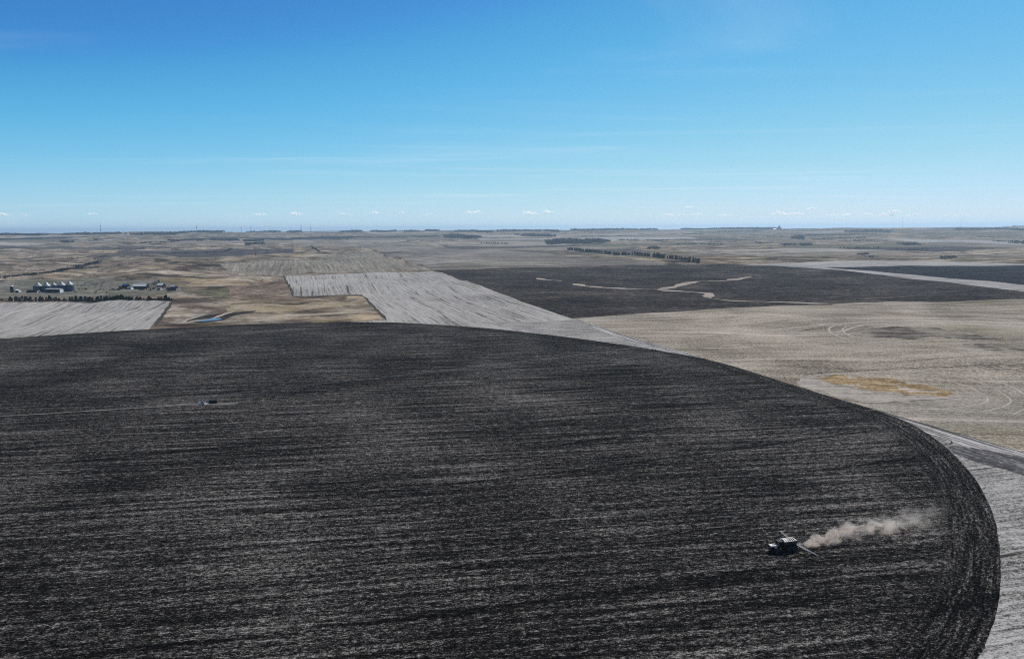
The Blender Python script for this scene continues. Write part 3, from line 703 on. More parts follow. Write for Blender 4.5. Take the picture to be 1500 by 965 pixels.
def make_truck(loc, heading):
    """local +x is the driving direction"""
    t = empty('spreader_truck', loc, heading)
    tag(t, 'dark fertilizer spreader truck trailing dust on the tilled field, side booms out', 'truck')
    b = MB()
    for y in (-.55, .55): b.box((-.2, y, 1.35), (8.6, .22, .34))
    for x in (-3.9, -2.2, -.4, 1.4, 3.0): b.box((x, 0, 1.35), (.2, 1.0, .24))
    b.tube((2.95, -1.05, 1.0), (2.95, 1.05, 1.0), .16); b.tube((-2.4, -1.05, 1.0), (-2.4, 1.05, 1.0), .18)
    b.build('chassis', MAT['black'], t)
    for x, r in ((2.95, .98), (-1.6, 1.0), (-3.55, 1.0)):
        for s in (-1, 1): wheel(t, (x, s * 1.28, r), r, .78)
    # engine hood, pale top with a red band
    b = MB()
    b.prism([(-.82, 1.5), (.82, 1.5), (.82, 2.1), (-.82, 2.1)], 2.15, 4.75)
    hood = b.build('hood', MAT['black'], t)
    b = MB(); b.prism([(-.86, 2.102), (.86, 2.102), (.86, 2.2), (-.86, 2.2)], 2.13, 4.8); b.build('red_band', MAT['red'], hood)
    b = MB(); b.prism([(-.86, 2.202), (.86, 2.202), (.70, 2.46), (-.70, 2.46)], 2.13, 4.78); b.build('hood_top', MAT['cream'], hood)
    b = MB(); b.box((3.4, 0, 2.50), (1.2, .5, .05)); b.build('vent_grille', MAT['black'], hood)
    b = MB()
    for k in range(5): b.box((4.82, 0, 1.55 + k * .12), (.05, 1.3, .05))
    b.build('radiator_grille', MAT['chrome'], t)
    b = MB(); b.box((4.95, 0, 1.15), (.22, 2.3, .3)); b.build('bumper', MAT['black'], t)
    for s in (-1, 1):
        b = MB(); b.tube((4.78, s * .66, 1.85), (4.86, s * .66, 1.85), .14, n=12); b.build('headlight', MAT['chrome'], t)
        b = MB(); b.prism([(s * .84, 1.7), (s * 1.65, 1.7), (s * 1.65, 2.02), (s * .84, 2.06)], 2.2, 3.8); b.build('fender', MAT['black'], t)
    # cab with wrap-round glass
    b = MB(); b.box((1.32, 0, 2.0), (1.62, 2.1, 1.2)); b.build('cab', MAT['black'], t)
    b = MB(); b.box((1.30, 0, 3.02), (1.5, 2.0, .85), taper=.93); b.build('cab_window', MAT['glass'], t)
    for x in (.62, 2.0):
        for y in (-.97, .97): b = MB(); b.tube((x, y, 2.6), (x, y * .95, 3.5), .06, n=6); b.build('cab_pillar', MAT['black'], t)
    b = MB(); b.box((1.28, 0, 3.53), (1.8, 2.15, .14), taper=.95); b.build('cab_roof', MAT['black'], t)
    for s in (-1, 1):
        b = MB(); b.tube((2.0, s * 1.02, 3.2), (2.25, s * 1.5, 3.1), .025, n=5); b.box((2.25, s * 1.5, 2.9), (.06, .22, .5)); b.build('mirror', MAT['black'], t)
    b = MB(); b.tube((.42, -.95, 1.7), (.42, -.95, 3.9), .09, n=10); b.tube((.42, -.95, 3.9), (.30, -.95, 4.08), .075, n=10); b.build('exhaust_stack', MAT['chrome'], t)
    b = MB()
    for k in range(4): b.box((1.3, -1.16, .65 + k * .3), (.5, .28, .05))
    for x in (1.05, 1.55): b.tube((x, -1.2, .6), (x, -1.06, 1.6), .03, n=5)
    b.build('cab_steps', MAT['chrome'], t)
    b = MB(); b.tube((.1, -1.15, 1.15), (-.9, -1.15, 1.15), .32, n=14); b.build('fuel_tank', MAT['chrome'], t)
    # hopper with sloped lower sides
    b = MB(); b.prism([(-.45, 1.55), (.45, 1.55), (1.25, 2.6), (1.3, 3.45), (-1.3, 3.45), (-1.25, 2.6)], -4.35, .22)
    hop = b.build('hopper', MAT['rust'], t)
    for k in range(6):
        x = -4.25 + k * .87
        for s in (-1, 1):
            b = MB(); b.prism([(s * .46, 1.52), (s * .56, 1.52), (s * 1.31, 2.58), (s * 1.37, 3.43), (s * 1.29, 3.43), (s * 1.23, 2.6)], x - .05, x + .05); b.build('hopper_rib', MAT['black'], hop)
    b = MB()
    for s in (-1, 1): b.box((-2.06, s * 1.3, 3.49), (4.7, .13, .09))
    for x in (-4.36, .24): b.box((x, 0, 3.495), (.13, 2.48, .09))
    b.build('top_rail', MAT['tarp'], hop)
    b = MB(); b.prism([(-1.16, 3.452), (1.16, 3.452), (.5, 3.56), (-.5, 3.56)], -4.2, .08); b.build('load_grate', MAT['black'], hop)
    for k in range(6):                                   # pale bowed lids over the compartments
        x = -3.85 + k * .74
        pts = [(-1.2, 3.53), (-.6, 3.78), (0, 3.86), (.6, 3.78), (1.2, 3.53), (1.2, 3.58), (.6, 3.84), (0, 3.92), (-.6, 3.84), (-1.2, 3.58)]
        b = MB(); w = .12 if k < 4 else .26
        for a in range(4):
            q = [pts[a], pts[a + 1], pts[8 - a], pts[9 - a]]
            b.prism(q, x - w, x + w)
        b.build('tarp_bow', MAT['tarp'], hop)
    # boom and air manifold
    b = MB(); b.box((-4.62, 0, 1.75), (.42, 2.3, .7)); b.tube((-4.6, 0, 2.1), (-4.6, 0, 3.2), .24, n=12); b.box((-4.6, 0, 1.2), (.3, 1.8, .3)); b.build('air_manifold', MAT['black'], t)
    for s in (-1, 1):
        bo = bpy.data.objects.new('boom', None); col.objects.link(bo); bo.parent = t; bo.location = (-4.62, s * 1.15, 1.85); bo.empty_display_size = .3
        bo.rotation_euler = (0, 0, s * math.pi / 2 + s * R(11))
        L = 8.3
        b = MB()
        for k in range(5): b.tube((0, (k - 2) * .14, .06 + .02 * abs(k - 2)), (L * (1 - .14 * (4 - k)), (k - 2) * .14, -.2), .065, n=8)
        b.build('air_tube', MAT['tube'], bo)
        b = MB()
        b.tube((0, .28, .34), (L, .1, -.08), .05, n=6); b.tube((0, -.28, .34), (L, -.1, -.08), .05, n=6); b.tube((0, 0, -.25), (L, 0, -.3), .05, n=6)
        for k in range(12):
            x = L * k / 12; x2 = L * (k + 1) / 12; y = .28 - .18 * k / 12; z = .34 - .42 * k / 12
            for q in (-1, 1): b.tube((x, q * y, z), (x2, 0, -.27), .022, n=4); b.tube((x, 0, -.26), (x2, q * (y - .015), z - .035), .022, n=4)
        b.build('boom_truss', MAT['tube'], bo)
        for k in range(8): b = MB(); b.box((L * (k + .8) / 8, 0, -.42), (.12, .5, .2), taper=.5); b.build('deflector', MAT['black'], bo)
        b = MB(); b.tube((0, 0, 1.5), (L * .6, 0, .12), .02, n=4); b.build('boom_cable', MAT['black'], bo)
    b = MB(); b.tube((-4.5, -.3, 3.3), (-4.5, -.3, 4.1), .03, n=5); b.build('aerial', MAT['black'], t)
    return t
TRK = at(1146, 806)
HEAD = ROW + math.pi - R(2)
make_truck((TRK.x, TRK.y, TRK.z), HEAD)

# dust hanging behind the truck, lit by the sun
def dust_mat():
    t = NT('dust_volume'); o = t.n.new('ShaderNodeTexCoord').outputs['Object']; x, y, z = t.sep(o)
    wig = t.noise(t.vec(t.math('MULTIPLY', x, .11), 3.3), 1.0, 3.0, .6)
    zc = t.math('ADD', t.math('MULTIPLY_ADD', x, .040, 1.35), t.math('MULTIPLY_ADD', wig, 2.6, -1.3))
    yc = t.math('ADD', t.math('MULTIPLY', x, .05), t.math('MULTIPLY_ADD', t.noise(t.vec(t.math('MULTIPLY', x, .09), 9.1), 1.0, 2.0), 3.0, -1.5))
    rr = t.math('MULTIPLY_ADD', t.math('SQRT', t.math('MAXIMUM', x, .01)), .48, .75)
    dy = t.math('DIVIDE', t.math('SUBTRACT', y, yc), t.math('MULTIPLY', rr, 1.05)); dz = t.math('DIVIDE', t.math('SUBTRACT', z, zc), rr)
    d = t.math('SQRT', t.math('ADD', t.math('MULTIPLY', dy, dy), t.math('MULTIPLY', dz, dz)))
    n1 = t.noise(t.vec(t.math('MULTIPLY', x, .23), t.math('MULTIPLY', y, .3), t.math('MULTIPLY', z, .36)), 1.0, 5.0, .62, .5, '3D')
    body = t.math('SUBTRACT', t.math('ADD', 1.0, t.math('MULTIPLY', t.math('SUBTRACT', n1, .5), 5.2)), d)
    body = t.rng(body, .15, 1.0)
    along = t.math('MULTIPLY', t.rng(x, .2, 2.0), t.rng(x, 24.0, 68.0, 1.0, 0.0))
    thin = t.math('DIVIDE', 1.0, t.math('MULTIPLY_ADD', t.math('MAXIMUM', x, 0.0), .030, 1.0))
    dens = t.math('MULTIPLY', t.math('MULTIPLY', body, along), t.math('MULTIPLY', thin, .62))
    v = t.n.new('ShaderNodeVolumePrincipled')
    v.inputs['Color'].default_value = (.97, .875, .785, 1); v.inputs['Anisotropy'].default_value = .5
    v.inputs['Density Attribute'].default_value = ''
    t.l.new(dens, v.inputs['Density']); t.l.new(v.outputs[0], t.out.inputs['Volume'])
    t.m.cycles.volume_step_rate = .10
    return t.m
back = Vector((-math.cos(HEAD), -math.sin(HEAD), 0))
dp = Vector((TRK.x, TRK.y, TRK.z)) + back * 5.0
b = MB(); n = 10; prof = []
for k in range(n + 1):
    x = 70 * k / n; r_d = 1.4 + 1.1 * math.sqrt(x); z = 1.3 + .04 * x
    prof.append([(x, .05 * x + r_d * 1.15 * math.cos(a), max(.02, z + r_d * math.sin(a))) for a in np.linspace(0, 2 * math.pi, 13)[:-1]])
b.add([p for ring in prof for p in ring], [(j * 12 + k, j * 12 + (k + 1) % 12, (j + 1) * 12 + (k + 1) % 12, (j + 1) * 12 + k) for j in range(n) for k in range(12)]
      + [tuple(range(11, -1, -1)), tuple(range(n * 12, n * 12 + 12))])
MAT['dust'] = dust_mat()
o = b.build('dust_cloud', MAT['dust']); o.location = dp; o.rotation_euler = (0, 0, HEAD + math.pi)
tag(o, 'tan dust cloud blowing up behind the spreader truck', 'dust', None, 'stuff')

# ------------------------------------------------------------------ centre pivot irrigator
PC = at(303, 591.5)
PE = at(893, 521.5)
pd = Vector((PE.x - PC.x, PE.y - PC.y, 0)); pang = math.atan2(pd.y, pd.x)
t_px = [(428, 575), (535, 562.5), (636, 550.5), (729, 541), (814, 531), (893, 523), (967, 516)]
TW = []
for px in t_px:                                            # towers stand on the line of the arm
    q = at(*px); s = ((Vector((q.x - PC.x, q.y - PC.y, 0))).dot(pd.normalized())); TW.append(s)
step = float(np.polyfit(np.arange(1, 8), TW, 1)[0]); base_s = float(np.polyfit(np.arange(1, 8), TW, 1)[1])
TW = [base_s + step * (k + 1) for k in range(7)]
piv = empty('irrigation_pivot', (PC.x, PC.y, PC.z), pang)
tag(piv, 'long centre pivot irrigation arm on wheeled towers across the tilled field', 'irrigator')
def lz(s, y=0.0):
    p = Vector((PC.x, PC.y, 0)) + Matrix.Rotation(pang, 3, 'Z') @ Vector((s, y, 0)); return ground(p.x, p.y) - PC.z
PH = 3.9
b = MB()
for sx in (-1, 1):
    for sy in (-1, 1): b.tube((sx * 1.5, sy * 1.5, 0), (sx * .18, sy * .18, PH - .1), .07, n=6)
for z in (1.2, 2.4):
    k = 1.5 - 1.32 * z / PH
    for p, q in (((-k, -k), (k, -k)), ((k, -k), (k, k)), ((k, k), (-k, k)), ((-k, k), (-k, -k))): b.tube((*p, z), (*q, z), .04, n=5)
b.build('pivot_frame', MAT['galv'], piv)
b = MB(); b.box((0, 0, .06), (3.8, 3.8, .2)); b.build('concrete_pad', MAT['concrete'], piv)
b = MB(); b.tube((0, 0, .1), (0, 0, PH + .5), .11, n=10); b.build('riser_pipe', MAT['galv'], piv)
b = MB(); b.box((-.9, -1.1, 1.4), (.35, .8, 1.1)); b.build('control_box', MAT['white'], piv)
ss = [0.0] + TW
ends = [lz(s) + PH for s in ss]
for k in range(len(ss) - 1):
    s0, s1 = ss[k], ss[k + 1]; z0, z1 = ends[k], ends[k + 1]; n = 8
    pt = lambda f: (s0 + (s1 - s0) * f, 0, z0 + (z1 - z0) * f + 1.0 * 4 * f * (1 - f) * .55)
    sp = bpy.data.objects.new('span', None); col.objects.link(sp); sp.parent = piv; sp.empty_display_size = .3
    b = MB()
    for j in range(n): b.tube(pt(j / n), pt((j + 1) / n), .13, n=8, caps=False)
    b.build('pipe', MAT['pipe'], sp)
    b = MB(); low = lambda f, y: (pt(f)[0], y, pt(f)[2] - 1.35 * min(1, 5 * f, 5 * (1 - f)))
    for j in range(n):
        f0, f1 = j / n, (j + 1) / n
        for y in (-.55, .55): b.tube(low(f0, y if 0 < j else 0), low(f1, y if j < n - 1 else 0), .03, n=4, caps=False)
        if 0 < j:
            for y in (-.55, .55): b.tube(pt(f0), low(f0, y), .035, n=4, caps=False)
            b.tube(low(f0, -.55), low(f0, .55), .035, n=4, caps=False)
    b.build('truss', MAT['galv_dull'], sp)
for s in TW:
    tw = bpy.data.objects.new('drive_tower', None); col.objects.link(tw); tw.parent = piv; tw.location = (s, 0, lz(s)); tw.empty_display_size = .3
    for y in (-1, 1):
        b = MB(); b.tube((0, y * 2.1, .75), (0, y * .12, PH - .08), .075, n=6); b.tube((-.4, y * 2.1, .75), (0, y * .7, PH * .72), .05, n=5); b.build('leg', MAT['galv_dull'], tw)
        wh = bpy.data.objects.new('wheel', None); col.objects.link(wh); wh.parent = tw; wh.location = (0, y * 2.1, .66); wh.rotation_euler = (0, 0, math.pi / 2); wh.empty_display_size = .2
        b = MB(); tyre(b, (0, 0, 0), .68, .38, 16); b.build('tyre', MAT['rubber'], wh)
        b = MB(); b.tube((0, -.1, 0), (0, .1, 0), .4, n=12); b.build('rim', MAT['galv'], wh)
    b = MB(); b.tube((0, -2.1, .8), (0, 2.1, .8), .08, n=6); b.tube((0, -1.1, 2.2), (0, 1.1, 2.2), .045, n=5); b.build('base_beam', MAT['galv_dull'], tw)
    b = MB(); b.box((0, .35, .95), (.4, .5, .3)); b.build('gear_motor', MAT['black'], tw)
b = MB(); sE = TW[-1]; zE = ends[-1]
b.tube((sE, 0, zE), (sE + 14, 0, zE - .3), .08, n=6); b.tube((sE, 0, zE + 1.1), (sE + 12, 0, zE - .2), .02, n=4); b.tube((sE, 0, zE), (sE, 0, zE + 1.1), .03, n=4)
b.build('overhang_pipe', MAT['galv'], piv)

# pump set beside the pivot centre
q = at(312, 590.5)
pump = empty('pump_trailer', (q.x, q.y, q.z), ROW)
tag(pump, 'low black covered pump trailer beside the pivot centre', 'trailer')
b = MB(); b.prism([(-1.0, .55), (1.0, .55), (1.0, 1.55), (.8, 1.8), (-.8, 1.8), (-1.0, 1.55)], -2.3, 2.3); b.build('cover', MAT['black'], pump)
b = MB(); b.box((0, 0, .45), (5.0, 1.6, .16)); b.tube((-2.5, 0, .45), (-3.6, 0, .4), .06, n=6); b.build('frame', MAT['black'], pump)
for x in (-.7, .7):
    for s in (-1, 1):
        b = MB(); tyre(b, (x, s * 1.0, .36), .36, .24, 14); b.build('wheel', MAT['rubber'], pump)
q = at(301, 591.2)
tk = empty('fuel_tank', (q.x - 1.2, q.y - 3.4, ground(q.x - 1.2, q.y - 3.4)), ROW)
tag(tk, 'white and blue fuel tank on skids beside the pivot centre', 'tank')
b = MB(); b.tube((-1.7, 0, 1.1), (1.7, 0, 1.1), .62, n=16); b.build('tank', MAT['concrete'], tk)
b = MB(); b.box((.9, 0, 1.95), (1.1, .7, .5)); b.build('pump_housing', MAT['blue'], tk)
for x in (-1.1, 1.1): b = MB(); b.box((x, 0, .3), (.2, 1.2, .6)); b.build('skid', MAT['black'], tk)

# ------------------------------------------------------------------ trees
random.seed(11)
def cedar_mesh(seed, h=8.0, w=2.6, quads=330):
    r = random.Random(seed); b = MB()
    b.tube((0, 0, -.4), (0, 0, h * .5), .17, .08, n=6, mi=1, caps=False)
    b.tube((0, 0, h * .5), (0, 0, h * .96), .08, .02, n=5, mi=1, caps=False)
    lobes = [(r.uniform(0, 6.28), r.uniform(.1, .9), r.uniform(.7, 1.25)) for _ in range(9)]
    for _ in range(quads):
        f = r.random() ** .8; z = h * (.06 + .94 * f); a = r.uniform(0, 2 * math.pi)
        rad_ = w * (.30 + .9 * (1 - f)) * .8 * min(1, f * 7 + .45)
        k = 1.0
        for la, lf, lk in lobes:
            if abs(((a - la + math.pi) % (2 * math.pi)) - math.pi) < .6 and abs(f - lf) < .16: k *= lk
        q = rad_ * k * r.random() ** .45
        c = Vector((q * math.cos(a), q * math.sin(a), z + r.uniform(-.2, .2)))
        d = Vector((math.cos(a), math.sin(a), r.uniform(-.1, .7))).normalized(); u = d.orthogonal().normalized()
        u = Matrix.Rotation(r.uniform(0, 6.28), 3, d) @ u; v = d.cross(u); s = r.uniform(.28, .62) * w / 2.4
        b.add([c - d * s * .4 - u * s * .6, c - d * s * .2 + u * s * .6, c + d * s * 1.3 + v * s * .3, c + v * s], [(0, 1, 2), (0, 2, 3)])
    return b.mesh('cedar_tree', [MAT['cedar'], MAT['bark']])
def bare_mesh(seed, h=21.0, spread=.8, name='bare_tree'):
    r = random.Random(seed); b = MB()
    def grow(p, d, L, rad_, lev):
        e = p + d * L
        b.tube(p, e, rad_, rad_ * .62, n=5 if lev < 2 else 3, mi=1, caps=False)
        if lev >= 4:
            for _ in range(3):
                dd = (d + Vector((r.uniform(-.8, .8), r.uniform(-.8, .8), r.uniform(-.3, .7)))).normalized(); u = dd.orthogonal().normalized()
                q = p + (e - p) * r.random()
                b.add([q - u * .09, q + u * .09, q + dd * L * 1.3], [(0, 1, 2)])
            return
        for k in range(4 if lev < 2 else 3):
            a = r.uniform(0, 6.28); dd = (d + spread * Vector((math.cos(a), math.sin(a), r.uniform(-.15, .5)))).normalized()
            grow(p + (e - p) * r.uniform(.55, 1.0), dd, L * r.uniform(.55, .78), rad_ * .55, lev + 1)
    grow(Vector((0, 0, -.3)), Vector((0, 0, 1)), h * .27, h * .018, 0)
    return b.mesh(name, [MAT['twig'], MAT['bark']])
CED = [cedar_mesh(s, 8.0 + (s % 3) * .7, 2.5 + (s % 2) * .5) for s in range(5)]
BARE = [bare_mesh(40 + s) for s in range(3)]
def tree(meshes, name, x, y, sc_, label, cat, group=None, sz=1.0):
    o = bpy.data.objects.new(name, random.choice(meshes)); col.objects.link(o)
    o.location = (x, y, ground(x, y)); o.rotation_euler = (0, 0, random.uniform(0, 6.28)); o.scale = (sc_, sc_, sc_ * sz)
    return tag(o, label, cat, group)
def row(meshes, name, px, spacing, sc_, label, cat, group, keep=1.0, jit=.35, sz=1.0):
    P = dense(hits(px), closed=False, step=1.0)
    d = np.r_[0, np.cumsum(np.hypot(*np.diff(P, axis=0).T))]
    for s in np.arange(0, d[-1], spacing):
        if random.random() > keep: continue
        s2 = s + random.uniform(-.3, .3) * spacing
        x = np.interp(s2, d, P[:, 0]) + random.uniform(-jit, jit) * spacing; y = np.interp(s2, d, P[:, 1]) + random.uniform(-jit, jit) * spacing
        tree(meshes, name, float(x), float(y), sc_ * random.uniform(.72, 1.18), label, cat, group, sz * random.uniform(.85, 1.1))
g = 'cedars of the farm shelterbelt'
lab = 'dark cedar in the shelterbelt between farmyard and pale stubble field'
for a, c, k in (((14, 441.2), (90, 440.9), .96), ((94, 440.9), (150, 440.5), .96), ((152, 440.5), (195, 440.2), .96), ((197, 440.2), (226, 440.0), .7), ((233, 439.9), (252, 439.6), .95)):
    row(CED, 'cedar_tree', [a, c], 3.4, 1.08, lab, 'tree', g, k, .35, .74)
lab2 = 'low dark shrub at the foot of the farm shelterbelt'
SHR = [cedar_mesh(60 + s, 2.6, 1.9, 130) for s in range(3)]
for m in SHR: m.name = 'shelterbelt_shrub'
row(SHR, 'shelterbelt_shrub', [(-6, 441.9), (120, 441.2), (253, 439.8)], 3.0, 1.2, lab2, 'shrub', 'shrubs along the farm shelterbelt', .95)
gb = 'evergreens of the far field windbreak'
lab3 = 'dark evergreen in the windbreak behind the dark tilled field'
for a, c in (((833, 366.5), (926, 374.5)), ((931, 374.0), (954, 376.0)), ((957, 376.5), (972, 379.0)), ((976, 379.0), (1026, 385.5))):
    row(CED, 'evergreen_tree', [a, c], 6.6, 1.55, lab3, 'tree', gb, .97, .8)
for px, sc_, lab in (((373, 363.6), .95, 'rearmost of three dark bushes in line on the open range'), ((373.5, 367.8), .95, 'middle one of three dark bushes in line on the open range'), ((373.6, 372.0), 1.0, 'foremost of three dark bushes in line on the open range')):
    p = at(*px); tree(CED, 'cedar_tree', p.x, p.y, sc_, lab, 'tree', None, .8)
for px, sc_, lab in (((392.3, 372.6), 1.5, 'tall bare tree beside three dark bushes on the range'), ((390.5, 369.0), 1.25, 'bare tree behind the tall bare tree on the range'),
                     ((467.5, 371.0), 1.25, 'bare tree at the near end of a short tree row'), ((456, 362.5), 1.5, 'tall bare tree at the far end of a short tree row')):
    p = at(*px); tree(BARE, 'bare_tree', p.x, p.y, sc_, lab, 'tree')
row(CED, 'hedge_tree', [(457, 363.5), (466, 370.0)], 15.0, .9, 'dark low tree in the short row between two bare trees', 'tree', 'trees of the short row on the range', 1.0, .2)
for px, sc_, ms, nm, lab in (((231, 420.3), 1.15, BARE, 'bare_tree', 'large bare tree rising behind the white-roofed barn'),
                       ((139.5, 431.5), .62, BARE, 'bare_tree', 'small bare tree between farmyard and shelterbelt'), ((155.5, 431.8), .5, BARE, 'bare_tree', 'smallest bare tree beside the shelterbelt, by the white post'),
                       ((243.5, 424.8), .5, CED, 'cedar_tree', 'small dark cedar beside the pale farmhouse'),
                       ((108, 425.6), .75, CED, 'cedar_tree', 'dark round cedar beside the last grain bin'), ((139, 382.5), .8, BARE, 'bare_tree', 'bare tree standing over the creek brush'),
                       ((183, 377.0), .9, BARE, 'bare_tree', 'bare tree on the slope above the creek brush'), ((208, 375.5), 1.0, BARE, 'bare_tree', 'spreading bare tree on the rangeland ridge')):
    p = at(*px); tree(ms, nm, p.x, p.y, sc_, lab, 'tree')
for (x0, x1, y, lab) in ((175, 187, 424.2, 'big dark cedar in the clump beside the blue-roofed shed'), (246, 257, 427.0, 'dark cedar in the clump before the hoop barn')):
    for k in range(6):
        p = at(x0 + (x1 - x0) * k / 5, y - random.uniform(0, .8)); tree(CED, 'cedar_tree', p.x, p.y, random.uniform(.7, .95), lab, 'tree', lab.replace('big ', '') + 's')
row(CED, 'cedar_tree', [(216, 424), (228, 424.3)], 6, .55, 'dark cedar in the row before the white-roofed barn', 'tree', 'cedars before the barn', .8)

# brush in the draws and far woods: nobody could count these
def brush(name, label, px, width, h, dens, mk='brush', seed=0, cat='brush', leaf=1.0, polygon=False):
    r = random.Random(seed); b = MB()
    P = hits(px)
    if polygon:
        lo, hi = P.min(0), P.max(0); A = abs(np.dot(P[:, 0], np.roll(P[:, 1], 1)) - np.dot(P[:, 1], np.roll(P[:, 0], 1))) / 2
        pts = []
        n = int(A * dens)
        while len(pts) < n:
            Q = np.c_[np.array([r.uniform(lo[0], hi[0]) for _ in range(400)]), np.array([r.uniform(lo[1], hi[1]) for _ in range(400)])]
            Q = Q[inside(P, Q)]; sz = (hi - lo).max() * .12
            pts += list(Q[pnoise(Q[:, 0] / sz + seed, Q[:, 1] / sz) > -.12])
        pts = pts[:n]
    else:
        Q = dense(smooth_poly(P, 2, closed=False), closed=False, step=2.0); L = len(Q)
        pts = []
        for _ in range(int(L * 2.0 * width * dens)):
            i = r.randrange(L); k = .35 + .65 * max(0, float(pnoise(i * .045 + seed, .5)) + .5)
            pts.append(Q[i] + np.array([r.gauss(0, width * .42 * k), r.gauss(0, width * .42 * k)]))
    for q in pts:
        x, y = float(q[0]), float(q[1]); z = ground(x, y); hh = h * r.uniform(.45, 1.15)
        for _ in range(9):
            c = Vector((x + r.gauss(0, hh * .3), y + r.gauss(0, hh * .3), z + hh * r.uniform(.1, .95))); s = hh * r.uniform(.16, .34) * leaf
            u = Vector((r.uniform(-1, 1), r.uniform(-1, 1), r.uniform(-1, 1))).normalized(); v = u.orthogonal().normalized()
            b.add([c - u * s, c + v * s, c + u * s * .9 - v * s * .3, c - v * s], [(0, 1, 2), (0, 2, 3)])
        b.add([(x - .12, y, z - .2), (x + .12, y, z - .2), (x, y, z + hh * .8)], [(0, 1, 2)])
    o = b.build(name, MAT[mk]); return tag(o, label, cat, None, 'stuff')
brush('creek_brush', 'dark leafless brush along the creek behind the farm', [(-10, 409), (25, 404.5), (50, 402), (75, 399.5), (92, 397), (110, 392), (128, 388), (146, 382)], 22, 3.8, .045, seed=1)
brush('creek_brush', 'thin dark brush on the side draw above the farm', [(96, 396.5), (130, 392), (165, 389.5), (199, 385.5)], 12, 3.4, .035, seed=2)
brush('creek_brush', 'dark brush thicket filling the draw far behind the barns', [(245, 372.5), (275, 371), (300, 370.5), (330, 368.5), (358, 365)], 34, 4.2, .02, seed=3)
brush('creek_brush', 'broken brush on the rolling range beyond the creek', [(170, 366), (205, 363), (235, 361), (262, 365)], 70, 3.6, .007, seed=4)
brush('creek_brush', 'scattered brush along the fence above the creek', [(92, 378.5), (112, 378), (150, 376.5), (160, 377)], 10, 3.2, .025, seed=5)
brush('creek_brush', 'brush in the hollow beside the striped stubble', [(430, 379.8), (450, 379.2), (472, 377.6)], 10, 3.0, .02, seed=6)
brush('creek_brush', 'low dark brush in the eroded pasture hollow', [(300, 389), (318, 386), (335, 384.5), (352, 386)], 14, 2.8, .02, seed=7)
r = random.Random(808); b = MB(); nb = 0
Q = np.c_[rng.uniform(-2600, -120, 60000), rng.uniform(1250, 4600, 60000)]
ok = (np.abs(gully(Q[:, 0], Q[:, 1])) < .035) & (pnoise(Q[:, 0] / 170 + 1, Q[:, 1] / 170) > .05) & (Q[:, 0] < -.05 * Q[:, 1]) & (np.hypot(Q[:, 0] - FARM[0], (Q[:, 1] - FARM[1]) * 1.5) > 330)
for k_, (name, lab_, P_, mk_) in enumerate(regions):
    if 'field' in name or name == 'farmyard': ok &= ~inside(P_, Q)
for x, y in Q[ok][:2600]:
    x, y = float(x), float(y); z = ground(x, y); hh = r.uniform(1.2, 3.6)
    for _ in range(8):
        c = Vector((x + r.gauss(0, hh * .35), y + r.gauss(0, hh * .35), z + hh * r.uniform(.1, .9))); s_ = hh * r.uniform(.16, .34)
        u = Vector((r.uniform(-1, 1), r.uniform(-1, 1), r.uniform(-1, 1))).normalized(); v = u.orthogonal().normalized()
        b.add([c - u * s_, c + v * s_, c + u * s_ * .9 - v * s_ * .3, c - v * s_], [(0, 1, 2), (0, 2, 3)])
tag(b.build('gully_brush', MAT['brush']), 'leafless brush scattered down the gullies of the open range', 'brush', None, 'stuff')
